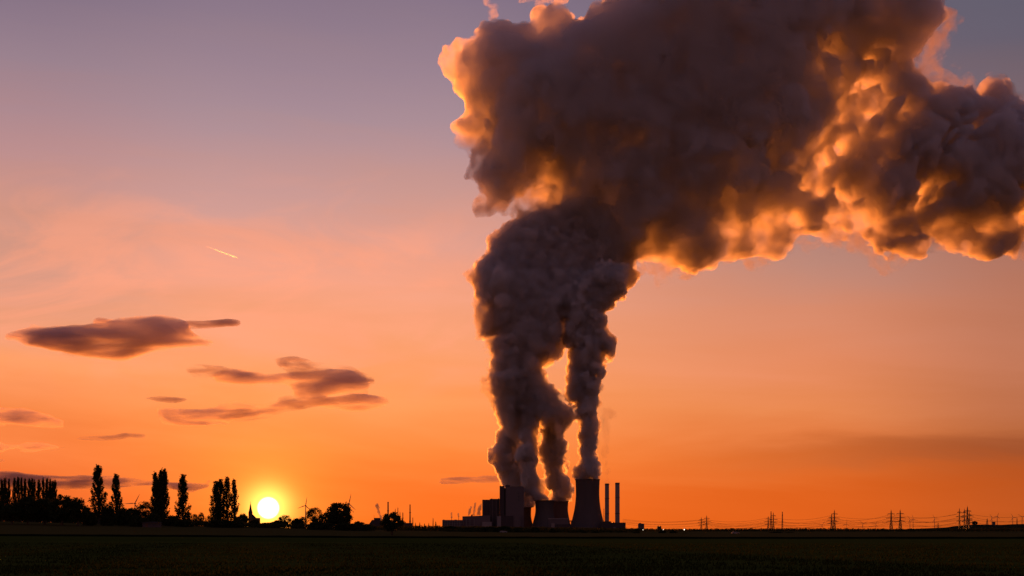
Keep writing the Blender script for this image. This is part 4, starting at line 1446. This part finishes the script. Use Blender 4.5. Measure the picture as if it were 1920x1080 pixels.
def village_and_small_things():
    s = Site("church", 469, 1400, "church with a tall pointed spire left of the setting sun", "church", base=float(ground_z(-258, 1400)))
    u = U(1400)
    hw = 3.3 * u
    zt = s.z(962)
    MB().box(-hw, hw, 0, 2 * hw, 0, zt).build("tower", M_BRICK, s.root)
    sp = MB()
    for k in range(8):
        pass
    sp.lathe([(hw * 1.28, zt + 0.01), (hw * 0.78, zt + 3.2), (0.12, s.z(943))], 8, cy_=hw, cap0=True, cap1=True)
    sp.build("spire", M_ROOF, s.root)
    MB().bar((0, hw, s.z(943.1)), (0, hw, s.z(940.6)), 0.12, n=6).bar((-0.5, hw, s.z(941.6)), (0.5, hw, s.z(941.6)), 0.1).build("cross", M_STEEL, s.root)
    x1 = s.x(480)
    MB().box(hw + 0.02, x1, 0.5, 2 * hw - 0.5, 0, s.z(972)).build("nave", M_BRICK, s.root)
    MB().add([(hw + 0.02, 0.1, s.z(972) + 0.01), (x1 + 0.3, 0.1, s.z(972) + 0.01), (x1 + 0.3, 2 * hw - 0.1, s.z(972) + 0.01), (hw + 0.02, 2 * hw - 0.1, s.z(972) + 0.01),
              (hw + 0.02, hw, s.z(964)), (x1 - 3.2, hw, s.z(965))], [(0, 1, 5, 4), (2, 3, 4, 5), (1, 2, 5), (3, 0, 4), (3, 2, 1, 0)]).build("roof", M_ROOF, s.root)
    MB().box(x1 + 0.02, s.x(487), 1.0, 2 * hw - 1, 0, s.z(971)).build("chancel", M_BRICK, s.root)
    for k in range(3):
        MB().box(hw + 1.2 + k * 1.7, hw + 1.9 + k * 1.7, 0.42, 0.52, 4, s.z(974)).build("window", M_GLASS, s.root)

    b = on_ground(283, 566)
    s = Site("shed", 283, 566, "low pale shed half hidden under the stout poplar", "shed", base=b.z)
    MB().box(-3.4, 3.4, 0, 3.0, -0.3, 1.7).build("wall", M_CONC, s.root)
    MB().prism([(-3.7, 1.71), (3.7, 1.71), (3.7, 1.9), (0, 2.3), (-3.7, 1.9)], -0.3, 3.3).build("roof", M_ROOF, s.root)
    MB().box(-2.2, -1.3, -0.06, 0.02, 0, 1.5).build("door", M_BRICK, s.root)
    MB().box(0.6, 1.8, -0.06, 0.02, 0.7, 1.4).build("window", M_GLASS, s.root)
    s = Site("hut", 1863, 5180, "small flat hut on the crest of the hill", "hut", base=18.0)
    s.block("wall", M_CLAD, 1860.5, 1866.5, 978.8, 0, 8)
    s.block("roof", M_CLAD_D, 1860, 1867, 978, -0.5, 8.5, 978.8)

    # pale cars on the plain
    def car():
        root = empty("parked_car")
        k = []
        body = MB().prism([(-2.2, 0.35), (2.2, 0.35), (2.25, 0.75), (1.35, 0.92), (0.6, 1.42), (-1.0, 1.45), (-1.8, 0.98), (-2.25, 0.9)], -0.85, 0.85)
        k.append(body.build("body", M_WHITE, root))
        k.append(MB().prism([(1.16, 0.96), (0.54, 1.36), (-0.95, 1.39), (-1.6, 0.98)], -0.88, 0.88).build("window", M_GLASS, root))
        for x in (-1.35, 1.4):
            for y in (-0.88, 0.7):
                k.append(MB().bar((x, y, 0.32), (x, y + 0.2, 0.32), 0.32, n=14).build("wheel", M_TYRE, root))
        return root, k
    root, k = car()
    root.location = on_ground(944, 860)
    tag(root, "pale car standing before the tall boiler house", "car", "pale cars on the plain")
    c = root.copy()
    COL.objects.link(c)
    for q in k:
        d = q.copy()
        COL.objects.link(d)
        d.parent = c
    c.location = on_ground(1379, 800)
    tag(c, "pale car on the plain left of the four mast cluster", "car", "pale cars on the plain")
    # lit yard lamps
    src = None
    for px, py, lab in ((1205.7, 993.6, "lit white lamp in front of the small grey block"), (1243.6, 993.4, "lit white lamp, middle one of three on the plain"), (1283, 993.0, "lit white lamp, rightmost of three on the plain")):
        Y = 1640
        zc = CAM_H + (HORIZ - py) * U(Y)
        if src is None:
            src = empty("yard_lamp")
            kk = [MB().bar((0, 0, -0.3), (0, 0, 1.0), 0.09, 0.07, 8).build("post", M_STEEL, src),
                  MB().lathe([(0.05, 1.0), (0.32, 1.12), (0.42, 1.42), (0.32, 1.72), (0.05, 1.85)], 14, cap0=True, cap1=True).build("lamp_head", M_LAMP, src)]
            o = src
        else:
            o = src.copy()
            COL.objects.link(o)
            for q in kk:
                d = q.copy()
                COL.objects.link(d)
                d.parent = o
        o.location = ((px - 960) * U(Y), Y, 0)
        o.scale = (1, 1, zc / 1.42)
        tag(o, lab, "lamp", "lit lamps on the plain")


# ------------------------------------------------------------------ wisps, clouds, contrail
def sky_things():
    faint = vapour_mat("faint_steam_vapour", 0.008, (0.5, 0.45, 0.45), 0.3, skin=0.004)
    small = vapour_mat("small_steam_vapour", 0.16, (0.5, 0.48, 0.48), 0.2, skin=0.02)
    o = vapour("steam_wisp", [(1134, 908), (1142, 908), (1144, 880), (1141, 860), (1147, 830), (1141, 810), (1142, 790), (1150, 774), (1144, 767), (1134, 770), (1129, 790), (1132, 820), (1129, 850), (1133, 880)],
               3870, 12, faint, 2.6, 61, ((60, 5), (30, 6), (14, 5), (7, 3)), bias=0.8, pad=14)
    tag(o, "faint wisp of smoke rising from the left slim chimney", "steam", "thin steam wisps")
    for poly, Y, seed, lab in (([(713, 974), (717, 975), (714, 963), (711, 955), (708, 946), (705, 948), (708, 956), (709, 964)], 3010, 62, "curling steam wisp above the factory shed by the round tree"),
                               ([(877, 967), (879, 967), (882, 959), (885, 950), (883, 949), (880, 957)], 3835, 63, "left thin steam wisp above the pale turbine hall"),
                               ([(887, 966), (890, 966), (890.5, 957), (893, 942), (890, 943), (888, 952)], 3835, 64, "middle steam wisp above the pale turbine hall"),
                               ([(893, 967), (901, 967), (901, 957), (904, 943), (900, 946), (896, 957)], 3835, 65, "thickest steam wisp beside the stepped boiler block"),
                               ([(845, 971), (848, 971), (848.6, 966), (847.5, 961), (845.4, 961), (844.8, 966)], 3832, 66, "dark steam puff on the left vent pipe of the office block"),
                               ([(859, 970), (861, 970), (861, 966), (860.6, 961), (859, 962)], 3832, 67, "small steam puff on the right vent pipe of the office block")):
        o = vapour("steam_wisp", poly, Y, 6, small, 0.9, seed, ((18, 1.0), (9, 1.3), (4.5, 0.9), (2.4, 0.5)), bias=0.75, pad=4)
        tag(o, lab, "steam", "thin steam wisps")
    soft = vapour_mat("cloudlet_vapour", 0.03, (0.85, 0.83, 0.83), 0.6, skin=0.006, het=(0.04, 0.36, 0.70, 1.0, 0.15))
    o = vapour("cloudlet", [(903, -14), (914, -6), (922, 12), (929, 34), (921, 40), (913, 24), (909, 8)], 4050, 22, soft, 3.5, 71, ((60, 10), (30, 9), (14, 6)), bias=0.85)
    tag(o, "small orange lit steam shred above the big cloud's left shoulder", "cloud", "loose shreds of steam")
    o = vapour("cloudlet", [(950, -25), (975, 2), (1000, 7), (1010, 14), (1030, 5), (1052, -5), (1060, -30)], 4050, 30, soft, 3.5, 72, ((60, 10), (30, 9), (14, 6)), bias=0.85)
    tag(o, "dark steam shred cut by the upper picture edge", "cloud", "loose shreds of steam")

    m1 = vapour_mat("evening_cloud_vapour", 0.016, (0.84, 0.80, 0.82), 0.45, skin=0.003, het=(0.011, 0.24, 0.70, 6.5, 0.08))
    m2 = vapour_mat("thin_cloud_vapour", 0.018, (0.62, 0.55, 0.58), 0.3, skin=0.003, het=(0.014, 0.28, 0.62, 6.0, 0.1))
    m3 = vapour_mat("cloud_fringe_vapour", 0.012, (0.66, 0.60, 0.62), 0.35, skin=0.002, het=(0.018, 0.36, 0.70, 6.0, 0.08))
    oc = ((300, 40), (150, 40), (75, 30), (38, 18), (20, 9))
    rows = [([(15, 626), (60, 614), (120, 612), (200, 606), (270, 606), (330, 616), (385, 640), (400, 646), (345, 655), (280, 664), (215, 674), (140, 669), (90, 656), (55, 641)], 120, m1,
             "largest dark evening cloud, lens shaped, high on the left"),
            ([(285, 605), (345, 595), (385, 598), (430, 599), (445, 607), (400, 617), (350, 622), (320, 616)], 60, m2, "small orange cloud shred at the right tip of the largest one"),
            ([(345, 708), (385, 694), (420, 685), (460, 689), (500, 695), (560, 691), (620, 693), (655, 706), (680, 718), (640, 727), (600, 742), (560, 740), (540, 724), (470, 722), (420, 717)], 80, m1,
             "dark ragged cloud above the left centre with flat underside"),
            ([(315, 782), (380, 775), (410, 762), (460, 757), (500, 757), (540, 744), (600, 741), (660, 741), (722, 750), (690, 759), (650, 766), (600, 765), (540, 767), (500, 777), (470, 786), (420, 791), (380, 787)], 60, m1,
             "long slanting brown cloud just below the dark ragged one"),
            ([(-90, 769), (0, 769), (40, 774), (80, 782), (112, 789), (60, 794), (0, 796), (-90, 798)], 60, m1, "upper of two dark streak clouds at the left picture edge"),
            ([(-90, 827), (0, 826), (60, 829), (145, 836), (80, 844), (30, 847), (0, 853), (-90, 857)], 60, m1, "lower of two dark streak clouds at the left picture edge"),
            ([(258, 747), (300, 743), (352, 748), (330, 753), (290, 751)], 30, m2, "tiny thin cloud streak between the larger dark clouds"),
            ([(120, 823), (190, 817), (235, 814), (268, 818), (220, 824), (170, 827)], 30, m2, "thin orange cloud streak right of the lower edge streak"),
            ([(-120, 893), (100, 891), (230, 896), (330, 903), (385, 909), (300, 915), (210, 921), (100, 922), (-120, 925)], 90, m2, "long dusky cloud band behind the poplar tops"),
            ([(830, 902), (900, 897), (1010, 896), (1010, 906), (900, 907)], 30, m2, "faint dull streak cloud left of the steam plumes")]
    for i, (poly, r, m, lab) in enumerate(rows):
        o = vapour("evening_cloud", poly, 10600 + 130 * i, r, m, 8.5, 81 + i, oc if r > 50 else tuple((l, a * 0.7) for l, a in oc[2:]), stretch=3.2, bias=0.8 if r > 60 else 0.55, depth=1.6, pad=60, billow=0.3)
        if m is m1:
            vapour("fringe", poly, 10600 + 130 * i, r, m3, 8.5, 181 + i, tuple((l, a * 1.7) for l, a in oc[1:]), stretch=4.0, bias=0.68, depth=1.3, pad=120, billow=0.2, parent=o)
        tag(o, lab, "cloud", "evening clouds low on the left")
    # contrail
    m = vapour_mat("contrail_ice", 0.016, (0.98, 0.98, 0.98), 0.88, skin=0.02)
    n = 16
    a, e = P(387, 462, 15000), P(445, 483.5, 15000)
    o = MB().tube([a.lerp(e, i / n) for i in range(n + 1)], [2.2 + 5.6 * min(1, 2.2 * i / n) * (1 if i < n else 0.5) for i in range(n + 1)], 8).build("contrail", m)
    tag(o, "short bright slanting vapour trail high in the left sky", "contrail")


land()
trees()
power_station()
power_lines()
turbines()
village_and_small_things()
steam_and_clouds()
sky_things()
